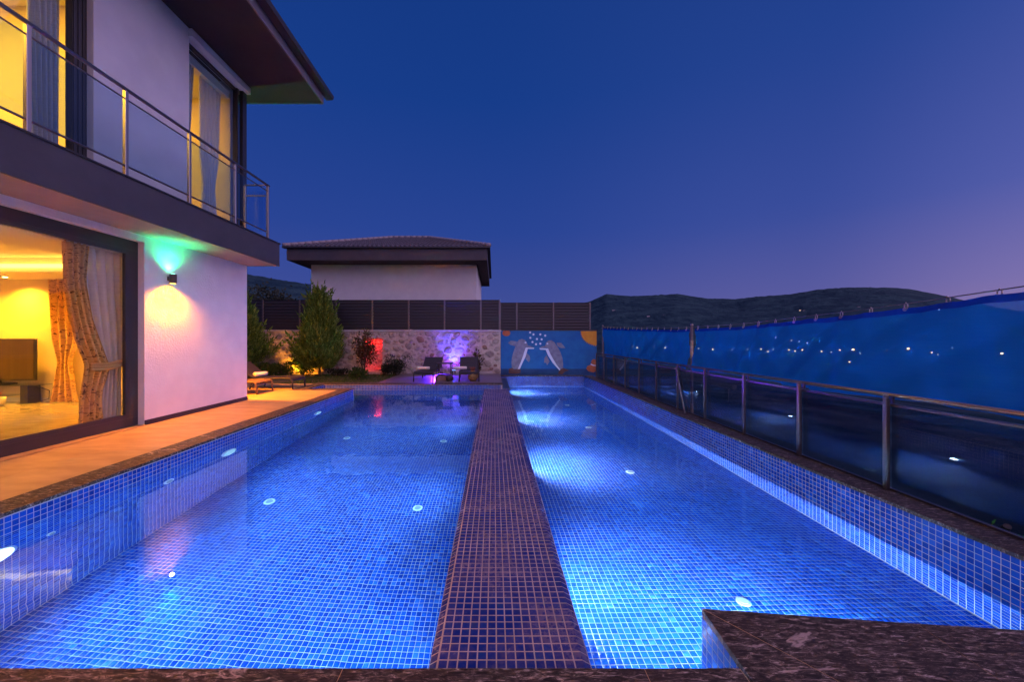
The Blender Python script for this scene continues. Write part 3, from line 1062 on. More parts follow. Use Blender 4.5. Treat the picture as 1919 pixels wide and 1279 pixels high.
# sliding door: frame set back in the opening
XF = XW - .11
door = MB().box((XF - .08, -1.2, 3.0), (XF, YJ - .002, 3.164)).box((XF - .08, YJ - .15, 0.16), (XF, YJ - .002, 2.999)) \
    .box((XF - .08, -1.2, .012), (XF, YJ - .002, .159)).build('sliding_door', 'alu_dark', villa)
MB().box((XF - .05, -1.2, 2.93), (XF + .004, YJ - .155, 2.998)).box((XF - .05, YJ - .215, .23), (XF + .004, YJ - .155, 2.929)) \
    .box((XF - .05, -1.2, .161), (XF + .004, YJ - .155, .229)).build('sash', 'alu_dark', door)
MB().box((XF - .028, -1.2, .231), (XF - .02, YJ - .216, 2.929)).build('pane', 'door_glass', door)
MB().box((XF - .001, -1.2, .001), (XW + .05, YJ - .002, .011)).build('door_sill', 'deck_stone', door)

# living room
lr = MB().box((-13.7, -3.9, -.05), (XI - .001, HY - .251, .004)).build('living_room', 'floor_polished', villa)
MB().box((XI + .0, -1.19, -.05), (XF - .081, YJ - .003, .0045)).build('threshold', 'floor_polished', lr)
MB().box((-13.74, HY - .262, .005), (XI - .002, HY - .252, 3.19)).box((-13.74, -3.9, .005), (-13.7, HY - .263, 3.19)).build('room_wall', 'interior_paint', lr)
MB().box((-13.7, HY - .275, .0055), (XI - .003, HY - .263, .10)).build('room_skirting', 'smooth_plaster', lr)
MB().box((-13.7, -3.9, 3.20), (XI - .002, HY - .263, 3.24)).build('ceiling', 'ceiling_paint', lr)
MB().box((-13.7, 7.55, 2.90), (XI - .004, HY - .264, 3.199)).box((-7.35, -3.8, 2.94), (XI - .004, 7.549, 3.199)).build('ceiling_bulkhead', 'ceiling_paint', lr)
MB().box((-13.6, 7.46, 2.98), (-7.4, 7.54, 3.05)).build('cove_strip', 'amber_glow', lr)
AMB = (1.0, 0.42, 0.025)
for x, y in ((-11.0, 8.1), (-8.6, 8.1), (-9.8, 5.0), (-9.8, 2.0), (-12.2, 5.0), (-12.4, 8.1)):
    zz = 2.895 if y > 7.6 else 3.195
    dl = thing('downlight', (x, y, zz), 'round lit downlight in the living room ceiling, ' + {(-11.0, 8.1): 'above the television', (-8.6, 8.1): 'between curtain and television', (-9.8, 5.0): 'in mid room', (-9.8, 2.0): 'in the near half of the room', (-12.2, 5.0): 'by the back wall', (-12.4, 8.1): 'in the back corner'}[(x, y)], 'downlight', 'downlights in the living room ceiling')
    MB().lathe((x, y, zz), [(.06, 0), (.06, -.008), (.045, -.012)], 16).build('bezel', 'white_plastic', dl)
    MB().lathe((x, y, zz), [(.042, -.0125), (.03, -.016)], 16).build('lens', 'warm_glow', dl)
    lamp('SPOT', (x, y, zz - .03), 330, AMB, aim=(x, y + .001, 0), parent=dl, spot_size=R(150), spot_blend=1.0, shadow_soft_size=.05)
# upper rooms
XUF = XW - .10
ud = MB().box((XUF - .10, 5.24, UF + .03), (XUF, 5.428, 7.349)).box((XUF - .10, -1, 7.28), (XUF, 5.239, 7.349)).box((XUF - .10, -1, UF + .03), (XUF, 5.239, UF + .12)) \
    .box((XUF - .07, 4.0, UF + .121), (XUF - .03, 4.10, 7.279)).build('balcony_door', 'alu_dark', villa)
for y in (5.25, 5.31, 5.37):
    MB().box((XUF + .0005, y, UF + .03), (XUF + .012, y + .03, 7.34)).build('frame_rib', 'alu_dark', ud)
MB().box((XUF - .06, 4.101, UF + .121), (XUF - .052, 5.239, 7.279)).box((XUF - .06, -1, UF + .121), (XUF - .052, 3.999, 7.279)).build('pane', 'rail_glass', ud)
uw = MB().box((XUF - .07, 7.132, UF + .03), (XUF, 7.18, 7.469)).box((XUF - .07, 8.56, UF + .03), (XUF + .03, 8.62, 7.469)).box((XW - .09, 8.66, UF + .03), (XW - .003, 8.795, 7.469)) \
    .box((XUF - .07, 7.181, 7.41), (XUF, 8.559, 7.468)).box((XUF - .07, 7.181, UF + .03), (XUF, 8.559, UF + .10)).build('corner_window', 'alu_dark', villa)
MB().box((XUF - .04, 7.181, UF + .101), (XUF - .032, 8.559, 7.409)).build('pane', 'rail_glass', uw)
ur = MB().box((-12, -3.9, UF - .019), (XI - .001, HY - .21, UF + .012)).build('upper_room', 'floor_polished', villa)
MB().box((-12, HY - .215, UF + .013), (XI - .002, HY - .205, SOF2 - .3)).box((-12, -3.9, UF + .013), (-11.9, HY - .216, SOF2 - .3)) \
    .box((-11.9, 6.15, UF + .013), (XI - .002, 6.25, SOF2 - .3)).build('room_wall', 'interior_paint', ur)
MB().box((-12, -3.9, SOF2 - .29), (XI - .002, HY - .21, SOF2 - .26)).build('ceiling', 'ceiling_paint', ur)
MB().box((-11.8, 5.2, SOF2 - .46), (XI - .4, 6.149, SOF2 - .291)).box((-7.4, 6.251, SOF2 - .42), (XI - .02, HY - .22, SOF2 - .291)).build('ceiling_bulkhead', 'ceiling_paint', ur)
MB().box((-11.8, 5.13, SOF2 - .42), (-7, 5.19, SOF2 - .36)).build('cove_strip', 'amber_glow', ur)
lamp('AREA', (-8.6, 3.2, 7.25), 340, (1.0, .42, .02), aim=(-8.6, 3.201, 0), parent=ur, shape='RECTANGLE', size=2.5, size_y=3.5)
lamp('AREA', (-8.8, 7.3, 7.2), 75, (1.0, .44, .04), aim=(-8.8, 7.301, 0), parent=ur, shape='RECTANGLE', size=2.5, size_y=1.5)
for x, y in ((-8.3, 4.6), (-9.6, 3.6)):
    dl = thing('downlight', (x, y, SOF2 - .292), 'round lit downlight in the upper room ceiling, ' + ('behind the curtain' if y > 4 else 'deeper in the room'), 'downlight', 'downlights in the upper room ceiling')
    MB().lathe((x, y, SOF2 - .292), [(.06, 0), (.06, -.008), (.045, -.012)], 16).build('bezel', 'white_plastic', dl)
    MB().lathe((x, y, SOF2 - .292), [(.042, -.0125), (.03, -.016)], 16).build('lens', 'warm_glow', dl)

# balcony railing
br = MB().tube([(-5.22 - .03, -3.9, 5.06), (-5.22 - .03, 8.40, 5.06)], .026, 10).build('balcony_railing', 'steel', villa, True)
MB().tube([(-5.25, -3.9, 4.92), (-5.25, 8.37, 4.92)], .011, 8).build('clamp_rail', 'steel', br, True)
MB().tube([(-5.25, -3.9, 3.965), (-5.25, 8.37, 3.965)], .015, 8).build('bottom_rail', 'steel', br, True)
posts_y = [-2.32, -1.26, -.2, .86, 1.92, 2.98, 4.05, 5.13, 6.2, 7.30, 8.35]
for y in posts_y:
    MB().box((-5.275, y - .022, UF + .023), (-5.225, y + .022, 5.035), .004).build('post', 'steel', br)
for a, b_ in zip(posts_y[:-1], posts_y[1:]):
    MB().box((-5.256, a + .03, 3.98), (-5.246, b_ - .03, 4.91)).build('pane', 'rail_glass', br)
MB().tube([(-5.29, 8.35, 5.06), (-5.78, 8.35, 5.06)], .02, 8).build('return_rail', 'steel', br, True)
MB().box((-5.80, 8.33, UF + .023), (-5.75, 8.37, 5.04), .004).build('post', 'steel', br)
MB().box((-5.74, 8.345, 3.98), (-5.285, 8.355, 4.91)).build('pane', 'rail_glass', br)
MB().box((-5.74, 8.34, 4.80), (-5.30, 8.36, 4.83)).build('clamp_rail', 'steel', br)


# wall sconces: green light up, amber light down
def sconce(x, y, zz, nx, ny, label, amber=320, green=42):
    o = thing('wall_lamp', (x, y, zz), label, 'wall lamp', 'up-and-down sconces on the villa')
    cx, cy_ = x + nx * .085, y + ny * .085
    MB().box((x - (.03 if ny else 0) + (0 if ny else nx * .001), y - (.03 if nx else 0), zz - .04), (x + (.03 if ny else nx * .035), y + (.03 if nx else ny * .035), zz + .04)).build('bracket', 'lamp_body', o)
    MB().lathe((cx, cy_, zz), [(.052, -.085), (.055, -.08), (.055, .08), (.052, .085)], 20).build('body', 'lamp_body', o, False)
    MB().lathe((cx, cy_, zz), [(.046, .0855), (.03, .092)], 16).build('upper_lens', 'green_glow', o)
    MB().lathe((cx, cy_, zz), [(.046, -.0855), (.03, -.092)], 16).build('lower_lens', 'amber_glow', o)
    lamp('SPOT', (cx, cy_, zz + .11), green, (0.02, 1.0, 0.33), aim=(cx - nx * .10, cy_ - ny * .10, zz + 1), parent=o, spot_size=R(128), spot_blend=1.0, shadow_soft_size=.03)
    lamp('SPOT', (cx, cy_, zz - .11), amber, (1.0, 0.28, 0.0), aim=(cx + nx * .05, cy_ + ny * .05, zz - 1), parent=o, spot_size=R(150), spot_blend=1.0, shadow_soft_size=.03)
    return o


sconce(XW, 6.68, 2.61, 1, 0, 'bronze up-and-down wall lamp on the white wall beside the sliding door')
sconce(-6.75, HY, 2.61, 0, 1, 'bronze up-and-down wall lamp on the end wall round the corner', 1150, 160)

sconce(XW, -1.9, 2.61, 1, 0, 'bronze up-and-down wall lamp on the white wall at the near end of the sliding door', 4600, 60)

# ------------------------------------------------------------------ curtains
def curtain(name, label, m, xc, edge0, edge1, z0, z1, folds=7, amp=.05, nu=84, nv=28, group=None, axis='y', phase=0.0):
    """edge0/edge1: functions of height fraction v (0 floor, 1 top) giving the two side edges along the window"""
    vs = []
    for j in range(nv + 1):
        v = j / nv
        a, c = edge0(v), edge1(v)
        w = abs(c - a)
        for i in range(nu + 1):
            u = i / nu
            off = amp * math.sin(2 * math.pi * folds * u + phase + .25 * math.sin(v * 2 + u * 5)) + amp * .3 * math.sin(2 * math.pi * folds * 2 * u + 1.3)
            p = a + (c - a) * u
            zz = z0 + (z1 - z0) * v
            vs.append((xc + off, p, zz) if axis == 'y' else (p, xc + off, zz))
    fs = [(j * (nu + 1) + i, j * (nu + 1) + i + 1, (j + 1) * (nu + 1) + i + 1, (j + 1) * (nu + 1) + i) for j in range(nv) for i in range(nu)]
    wid = max(abs(edge1(1.0) - edge0(1.0)), .4) * 1.8
    uvs = [(wid * (k % (nu + 1)) / nu + z0, (z1 - z0) * (k // (nu + 1)) / nv) for k in range(len(vs))]
    base = vs[nu // 2]
    o = link_mesh(name, vs, fs, m, None, True)
    o.location = (base[0], base[1], z0)
    o.data.transform(Matrix.Translation((-base[0], -base[1], -z0)))
    ul = o.data.uv_layers.new(name='UVMap')
    for lp in o.data.loops:
        ul.data[lp.index].uv = uvs[lp.vertex_index]
    return tag(o, label, 'curtain', group)


def pinch(pts):
    xs = [p[0] for p in pts]
    ys = [p[1] for p in pts]
    return lambda v: float(np.interp(v, xs, ys))


# white sheer, gathered by the tie at 1/3 height; patterned curtain swept into the same tie
XC = XF - .24
curtain('sheer_curtain', 'white sheer curtain tied back behind the sliding glass door', 'curtain_sheer', XC - .03,
        pinch([(0, 5.74), (.33, 5.84), (.45, 5.70), (.75, 5.50), (1, 5.42)]), pinch([(0, 6.20), (.33, 6.19), (.5, 6.235), (1, 6.24)]), .02, 2.98, 6, .065)
pc = curtain('patterned_curtain', 'amber curtain with dark scribbled lines swept into a tieback beside the white sheer', 'curtain_pattern', XC + .07,
             pinch([(0, 5.46), (.2, 5.50), (.36, 5.56), (.5, 5.42), (.75, 5.30), (1, 5.26)]), pinch([(0, 5.82), (.2, 5.80), (.34, 5.92), (.42, 5.84), (.6, 5.66), (.8, 5.56), (1, 5.60)]), .02, 2.98, 4, .06)
mb = MB()
pts = [(XC + .14, 5.58 + .62 * k / 12, 1.06 + .09 * k / 12 - .05 * math.sin(math.pi * k / 12)) for k in range(13)]
for dz in (-.04, 0, .04):
    mb.tube([(x, y, zz + dz) for x, y, zz in pts], .026, 8)
tb = mb.build('tieback', 'curtain_pattern', pc, True)
tb.location = (0, 0, 0)
tb.data.transform(Matrix.Translation((0, 0, 0)))
curtain('patterned_curtain', 'amber curtain with dark scribbled lines hanging by the television wall', 'curtain_pattern', HY - .40,
        pinch([(0, -10.4), (.33, -10.15), (.5, -10.35), (1, -10.45)]), pinch([(0, -9.7), (.33, -9.85), (.5, -9.7), (1, -9.75)]), .02, 2.88, 4, .06, axis='x')
curtain('upper_curtain', 'greyish sheer curtain inside the balcony door of the upper floor', 'curtain_blue', XUF - .19,
        pinch([(0, 4.92), (.5, 4.88), (1, 4.84)]), pinch([(0, 5.23), (1, 5.23)]), UF + .02, 7.2, 6, .04)
curtain('upper_curtain', 'plain drawn curtain at the left side of the corner window', 'curtain_blue', XUF - .22,
        pinch([(0, 7.18), (1, 7.18)]), pinch([(0, 7.42), (.3, 7.40), (.5, 7.52), (1, 7.62)]), UF + .02, 7.38, 4, .03)
curtain('upper_curtain', 'tied curtain in the middle of the corner window', 'curtain_sheer', XUF - .30,
        pinch([(0, 7.86), (.33, 7.95), (.5, 7.86), (1, 7.84)]), pinch([(0, 8.42), (.33, 8.30), (.5, 8.40), (1, 8.46)]), UF + .02, 7.25, 6, .045)

# ------------------------------------------------------------------ living room furniture
TVY = HY - .45
stand = thing('tv_stand', (-11.6, TVY, .004), 'low glass television stand on dark legs', 'tv stand')
MB().box((-12.9, TVY - .22, .43), (-10.35, TVY + .17, .445), .003).build('glass_top', 'rail_glass', stand)
MB().box((-12.8, TVY - .18, .18), (-11.1, TVY + .15, .195), .003).build('lower_shelf', 'rail_glass', stand)
for x in (-12.7, -11.75, -10.75):
    MB().box((x - .09, TVY - .12, .005), (x + .09, TVY + .12, .429), .006).build('leg', 'black_plastic', stand)
tv = thing('television', (-11.4, TVY, .446), 'flat television standing on the glass stand', 'television')
MB().box((-12.45, TVY - .02, .53), (-10.62, TVY + .03, 1.50), .006).build('bezel', 'black_plastic', tv)
MB().box((-12.42, TVY - .026, .57), (-10.65, TVY - .0205, 1.47)).build('screen', 'tv_screen', tv)
MB().box((-11.8, TVY - .08, .447), (-11.2, TVY + .12, .465), .004).box((-11.55, TVY + .005, .4655), (-11.45, TVY + .025, .529)).build('foot', 'black_plastic', tv)
pot = thing('potted_plant', (-10.95, TVY - .45, .004), 'small plant with orange leaves in a white pot on the floor', 'plant')
MB().lathe((-10.95, TVY - .45, .004), [(.10, 0), (.14, .05), (.15, .2), (.13, .2), (.12, .16)], 20).build('pot', 'pot_white', pot, True)
mb = MB()
for k in range(16):
    a = k * 2.4
    l = random.uniform(.14, .24)
    p = Vector((-10.95, TVY - .45, .18))
    d = Vector((math.cos(a) * .7, math.sin(a) * .5, random.uniform(.6, 1.2))).normalized()
    s = Vector((-d.y, d.x, 0)).normalized() * .022
    mb.add([p - s * .4, p + s * .4, p + d * l * .6 + s, p + d * l, p + d * l * .6 - s], [(0, 1, 2, 3, 4)])
mb.build('leaves', 'terracotta_leaf', pot)
cab = MB()
cab.tube([(-10.6, TVY, .4), (-10.25, TVY - .05, .30), (-10.2, TVY - .1, .12), (-10.5, TVY - .1, .03), (-10.8, TVY - .2, .012)], .008, 6)
tag(cab.build('power_cable', 'black_plastic', None, True), 'thin black cable looping down beside the television stand', 'cable')

# ------------------------------------------------------------------ stone wall, mural, fence
SW = thing('stone_wall', (-5, 15.6, 0), 'rubble stone garden wall in pale mortar with a recessed red-lit niche', 'garden wall')
YS = 15.46
NX0, NX1, NZ0, NZ1 = -5.55, -4.80, .07, 1.52
XS1 = at(938, 0, YS)[0]
mb = MB()
mb.box((-14, YS, -.3), (NX0, YS + .4, 1.80))
mb.box((NX0 + .0005, YS, -.3), (NX1 - .0005, YS + .4, NZ0))
mb.box((NX0 + .0005, YS, NZ1), (NX1 - .0005, YS + .4, 1.80))
mb.box((NX1, YS, -.3), (XS1, YS + .4, 1.80))
mb.box((NX0 + .0005, YS + .25, NZ0 + .0005), (NX1 - .0005, YS + .40, NZ1 - .0005))
mb.build('mortar_body', 'mortar', SW)
MB().box((-14, YS - .05, 1.802), (XS1 + .03, YS + .45, 1.87), .006).build('cap', 'cap_stone', SW)
MB().box((-1.75, YS - .14, .001), (XS1 - .35, YS - .031, .10), .006).build('ledge', 'cap_stone', SW)
stone_mesh = []
for q in range(14):
    n = random.choice((7, 8, 9))
    rr = [random.uniform(.78, 1.08) for _ in range(n)]
    ring = [(math.cos(2 * math.pi * i / n + random.uniform(-.15, .15)) * rr[i], math.sin(2 * math.pi * i / n + random.uniform(-.15, .15)) * rr[i]) for i in range(n)]
    vs = [(x, .2, y) for x, y in ring] + [(x * .96, -.55 + random.uniform(-.1, .1), y * .96) for x, y in ring] + [(x * .62, -.95 + random.uniform(-.2, .2), y * .62) for x, y in ring] + [(0, -1.0, 0)]
    fs = [(i, (i + 1) % n, n + (i + 1) % n, n + i) for i in range(n)] + [(n + i, n + (i + 1) % n, 2 * n + (i + 1) % n, 2 * n + i) for i in range(n)] + \
         [(2 * n + i, 2 * n + (i + 1) % n, 3 * n) for i in range(n)]
    me = bpy.data.meshes.new('stone')
    me.from_pydata(vs, [], fs)
    me.materials.append(MATS['rubble'])
    stone_mesh.append(me)
placed = []
tries = 0
while len(placed) < 296 and tries < 40000:
    tries += 1
    x, zz = random.uniform(-10.6, XS1 - .1), random.uniform(.02, 1.74)
    big = random.random() < max(0.1, 1 - tries / 9000)
    r = random.uniform(.12, .19) if big else random.uniform(.05, .10)
    if NX0 - r < x < NX1 + r and NZ0 - r < zz < NZ1 + r:
        continue
    if any((x - a) ** 2 / 1.5 + (zz - c) ** 2 < (r * .92 + q * .92) ** 2 for a, c, q in placed):
        continue
    placed.append((x, zz, r))
for k in range(22):
    placed.append((random.uniform(NX0 + .08, NX1 - .08), NZ0 + .1 + (NZ1 - NZ0 - .2) * (k + .5) / 22, random.uniform(.06, .11)))
sw = wloc(SW)
for k, (x, zz, r) in enumerate(placed):
    o = bpy.data.objects.new('stone', random.choice(stone_mesh))
    C.objects.link(o)
    o.parent = SW
    yy = YS + .25 if k >= len(placed) - 22 else YS
    o.location = (x - sw.x, yy + .005 - sw.y, zz - sw.z)
    o.scale = (r * random.uniform(1.0, 1.35), random.uniform(.03, .06), r * random.uniform(.8, 1.0))
    o.rotation_euler = (0, random.uniform(-.5, .5) + random.choice((0, math.pi)), 0)
nl = thing('niche_lamp', ((NX0 + NX1) / 2, YS + .12, NZ1), 'red lamp in the top of the niche in the stone wall', 'garden lamp')
MB().lathe(((NX0 + NX1) / 2, YS + .10, NZ1), [(.05, -.001), (.05, -.05), (.035, -.06)], 14).build('body', 'lamp_body', nl)
MB().lathe(((NX0 + NX1) / 2, YS + .10, NZ1), [(.033, -.0605), (.02, -.066)], 14).build('lens', 'red_glow', nl)
lamp('AREA', ((NX0 + NX1) / 2, YS + .07, NZ1 - .09), 7.5, (1.0, .010, .004), aim=((NX0 + NX1) / 2, YS + .22, NZ0), parent=nl, shape='RECTANGLE', size=.6, size_y=.10)
lamp('AREA', ((NX0 + NX1) / 2, YS + .06, NZ0 + .05), .8, (1.0, .008, .003), aim=((NX0 + NX1) / 2, YS + .30, NZ1), parent=nl, shape='RECTANGLE', size=.6, size_y=.06)


def garden_spot(loc, aim, energy, col, glow, label, size=70, blend=.8):
    o = thing('garden_spotlight', loc, label, 'garden lamp', 'coloured spotlights in the garden')
    x, y, zz = loc
    MB().tube([(x, y, zz - .14), (x, y, zz - .04)], .012, 6).build('spike', 'lamp_body', o)
    d = (Vector(aim) - Vector(loc)).normalized()
    p = Vector(loc)
    MB().tube([p - d * .06, p + d * .05], [.035, .045], 12).build('body', 'lamp_body', o)
    MB().tube([p + d * .0505, p + d * .058], [.040, .034], 12).build('lens', glow, o)
    lamp('SPOT', tuple(p + d * .08), energy, col, aim=aim, parent=o, spot_size=R(size), spot_blend=blend, shadow_soft_size=.03)
    return o


bx = at(850, 0, YS)[0]
garden_spot((bx, YS - .42, .12), (bx, YS - .01, 1.30), 330, (.02, .045, 1.0), 'blue_glow', 'blue spotlight at the foot of the stone wall between the two sun loungers', 78)
garden_spot((bx + .12, YS - .55, .12), (bx + .02, YS, 1.3), 40, (.22, .008, 1.0), 'blue_glow', 'added violet spotlight behind the right sun lounger, aimed up the stone wall', 165, 1.0)  # extra unseen lamp, adds a violet edge to the blue light
garden_spot((at(815, 0, 14.6)[0], 14.9, .50), (at(835, 0, 14)[0], 13.2, -.1), 420, (.10, .015, 1.0), 'blue_glow', 'added violet spotlight behind the left sun lounger, aimed down at the platform floor', 150, 1.0)  # extra hidden lamp, added to tint the platform floor violet
yx = at(548, 0, 14.6)[0]
garden_spot((yx, 14.5, .10), (yx + .1, YS, .75), 170, (1.0, .36, .012), 'amber_glow', 'amber spotlight among the shrubs under the stone wall', 120)

# mural
MW = thing('mural_wall', (2.3, 15.6, 0), 'blue wall painted with two dolphins blowing bubbles under a yellow sun', 'painted wall')
MY = 15.5


def mu(cx, cy_):
    return (.092 + cx * .002633, 2.304 - cy_ * .002633)


a0, a1 = mu(75, 178), mu(1641, 900)
MB().box((a0[0], MY, a1[1] - .15), (a1[0], MY + .25, a0[1])).build('wall_body', 'mural_blue', MW)
MB().box((a0[0] + .001, MY - .004, a1[1] - .02), (a1[0] - .001, MY - .0005, mu(0, 800)[1])).build('seabed', 'mural_deep', MW)
MB().box((a0[0], MY - .02, a0[1] + .001), (a1[0] + .02, MY + .27, a0[1] + .05)).build('cap', 'alu_dark', MW)


def paint(name, pts, m, depth, parent=MW):
    p = [mu(*q) for q in pts]
    n = len(p)
    vs = [(x, MY - depth, zz) for x, zz in p] + [(x, MY - .0002, zz) for x, zz in p]
    fs = [tuple(range(n)), tuple(range(2 * n - 1, n - 1, -1))] + [(i, n + i, n + (i + 1) % n, (i + 1) % n) for i in range(n)]
    return link_mesh(name, vs, fs, m, parent)


def disc(cx, cy_, r, n=12, ry=None):
    ry = ry or r
    return [(cx + r * math.cos(2 * math.pi * k / n), cy_ + ry * math.sin(2 * math.pi * k / n)) for k in range(n)]


for body, belly, dorsal, pect, tail, eye in (
    ([(622, 455), (560, 430), (515, 415), (500, 370), (470, 328), (420, 310), (370, 325), (335, 370), (310, 440), (275, 540), (255, 620), (248, 700), (255, 780), (262, 802), (352, 802), (400, 690), (440, 580), (470, 500), (482, 455)],
     [(620, 456), (614, 474), (515, 472), (480, 600), (430, 700), (385, 802), (350, 806), (400, 690), (440, 580), (470, 480), (482, 452)],
     [(338, 352), (240, 340), (193, 372), (230, 408), (308, 430)], [(500, 540), (545, 590), (555, 650), (532, 692), (490, 652), (468, 615)],
     [(203, 800), (260, 783), (300, 810), (350, 798), (402, 815), (396, 872), (320, 882), (205, 876)], (478, 370)),
    ([(705, 460), (740, 436), (800, 425), (815, 368), (850, 338), (900, 332), (950, 365), (1000, 440), (1050, 530), (1080, 620), (1092, 720), (1090, 802), (1040, 802), (990, 740), (930, 640), (880, 550), (845, 470), (830, 458)],
     [(704, 461), (715, 486), (808, 490), (850, 590), (920, 700), (1000, 790), (1035, 830), (1046, 808), (990, 740), (930, 640), (880, 550), (847, 468)],
     [(985, 377), (1060, 375), (1110, 430), (1130, 462), (1060, 460), (1005, 430)], [(822, 580), (872, 680), (830, 742), (815, 700), (780, 702), (788, 620)],
     [(1038, 808), (1100, 788), (1192, 825), (1120, 846), (1075, 892), (1010, 882)], (835, 388))):
    bd = paint('dolphin', body, 'mural_grey', .012)
    paint('belly', belly, 'mural_white', .014, bd)
    paint('dorsal_fin', dorsal, 'mural_grey', .009, bd)
    paint('flipper', pect, 'mural_grey', .010, bd)
    paint('tail_fluke', tail, 'mural_brown', .0135, bd)
    paint('eye', disc(eye[0], eye[1], 15), 'mural_white', .015, bd)
sp = []
for k in range(27):
    a = math.pi / 2 + (math.pi / 2) * k / 26
    r = 272 if k % 2 else 246
    sp.append((1640 + r * math.cos(a), 182 + r * .92 * math.sin(a)))
paint('sun', [(1640, 182)] + sp, 'mural_yellow', .010)
for cx, cy_ in ((553, 205), (608, 237), (720, 237), (800, 257), (557, 293), (665, 313), (742, 318), (592, 362), (650, 398), (720, 388)):
    paint('bubble', disc(cx, cy_, 17), 'mural_white', .008)
paint('coral', disc(165, 215, 66, 14, 52), 'mural_orange', .010)
fish = paint('fish', [(1470, 800), (1490, 755), (1540, 735), (1560, 660), (1590, 640), (1640, 655), (1640, 840), (1580, 858), (1510, 842)], 'mural_orange', .010)
paint('fish_band', [(1545, 718), (1590, 735), (1640, 740), (1640, 756), (1585, 750), (1540, 732)], 'mural_white', .0125, fish)

# louvred fences
def fence(name, label, px_posts, y, z0, z1, nslat):
    xs = [at(p, 0, y)[0] for p in px_posts]
    o = thing(name, (xs[0], y, z0), label, 'fence', 'dark louvred fences above the garden wall')
    for k, x in enumerate(xs):
        MB().box((x - .03, y - .035, z0), (x + .03, y + .03, z1 + .01), .003).build('post', 'post_metal', o)
    h = (z1 - z0) / nslat
    me = None
    for a, c in zip(xs[:-1], xs[1:]):
        MB().box((a + .031, y - .02, z1 - .012), (c - .031, y + .02, z1 + .008)).build('top_rail', 'slat_metal', o)
        for j in range(nslat):
            if me is None:
                s = MB()
                s.add([(-.5, -.020, -.052), (.5, -.020, -.052), (.5, .026, .046), (-.5, .026, .046), (-.5, -.028, -.046), (.5, -.028, -.046), (.5, .018, .052), (-.5, .018, .052)],
                      [(3, 2, 1, 0), (4, 5, 6, 7), (0, 1, 5, 4), (2, 3, 7, 6), (1, 2, 6, 5), (3, 0, 4, 7)])
                s0 = s.build('slat', 'slat_metal')
                me = s0.data
                so = s0
            else:
                so = s0.copy()
                C.objects.link(so)
            so.parent = o
            so.location = ((a + c) / 2 - xs[0], 0, h * (j + .5) - .01)
            so.scale = (c - a - .064, 1, h / .1)
    return o


fence('louvre_fence', 'long dark louvred fence standing on the rubble stone wall', [424, 493, 562, 630, 698, 766, 833, 901, 936], 15.62, 1.872, 3.17, 10)
fence('louvre_fence', 'short dark louvred fence standing behind the dolphin mural', [937.5, 968.5, 1037, 1105.5], 15.80, 1.83, 3.07, 10)

# ------------------------------------------------------------------ neighbouring house
NB = thing('neighbour_house', (-5.5, 24, 0), 'white bungalow with dark hipped tile roof behind the louvred fence', 'house')
nx0, nx1, ny0, ny1, nz = -10.16, -.98, 20.0, 27.3, 5.60
MB().box((nx0, ny0, -3.3), (nx1, ny1, nz)).build('wall', 'smooth_plaster', NB)
e0, e1, f0_, f1_ = nx0 - .64, nx1 + .62, 18.75, 28.2
MB().box((e0 + .03, f0_ + .03, nz + .001), (e1 - .03, f1_ - .03, nz + .03)).build('soffit', 'soffit_brown', NB)
MB().box((e0, f0_, nz - .01), (e1, f0_ + .029, nz + .60)).box((e0, f1_ - .029, nz - .01), (e1, f1_, nz + .60)) \
    .box((e0, f0_ + .0295, nz - .01), (e0 + .029, f1_ - .0295, nz + .60)).box((e1 - .029, f0_ + .0295, nz - .01), (e1, f1_ - .0295, nz + .60)).build('fascia', 'charcoal', NB)
MB().box((e0 - .16, f0_ - .16, nz + .601), (e1 + .16, f0_ + .1, nz + .68)).box((e1 + .0, f0_ + .101, nz + .601), (e1 + .16, f1_, nz + .68)).build('gutter', 'gutter_dark', NB)
# hipped roof of corrugated tile rows
zr0, zr1 = nz + .685, nz + 2.45
rx0, rx1, ry = -6.6, -4.3, (f0_ + f1_) / 2
mb = MB()


def roof_face(p0, p1, q1, q0, cols, rows):
    p0, p1, q0, q1 = map(Vector, (p0, p1, q0, q1))
    nrm = (p1 - p0).cross(q0 - p0).normalized()
    if nrm.z < 0:
        nrm = -nrm
    vs, fs = [], []
    wid = (p1 - p0).length
    for j in range(rows + 1):
        for side in ((0, 1) if 0 < j < rows else (0,)):
            v = j / rows
            a, c = p0.lerp(q0, v), p1.lerp(q1, v)
            for i in range(cols * 4 + 1):
                g_ = i / (cols * 4)
                s = p0.lerp(p1, g_)
                w = (s - p0).dot((p1 - p0).normalized())
                lo = (a - p0).dot((p1 - p0).normalized())
                hi = (c - p0).dot((p1 - p0).normalized())
                w = min(max(w, lo), hi)
                base = p0 + (p1 - p0).normalized() * w + (q0.lerp(q1, .5) - p0.lerp(p1, .5)).normalized() * 0
                up = (a - p0) - (p1 - p0).normalized() * lo
                wave = .035 * (0.5 + 0.5 * math.cos(2 * math.pi * w / wid * cols))
                vs.append(base + up + nrm * (wave + (.0 if side == 0 else .035)))
    n = cols * 4 + 1
    R_ = len(vs) // n
    for j in range(R_ - 1):
        for i in range(n - 1):
            fs.append((j * n + i, j * n + i + 1, (j + 1) * n + i + 1, (j + 1) * n + i))
    mb.add(vs, fs)


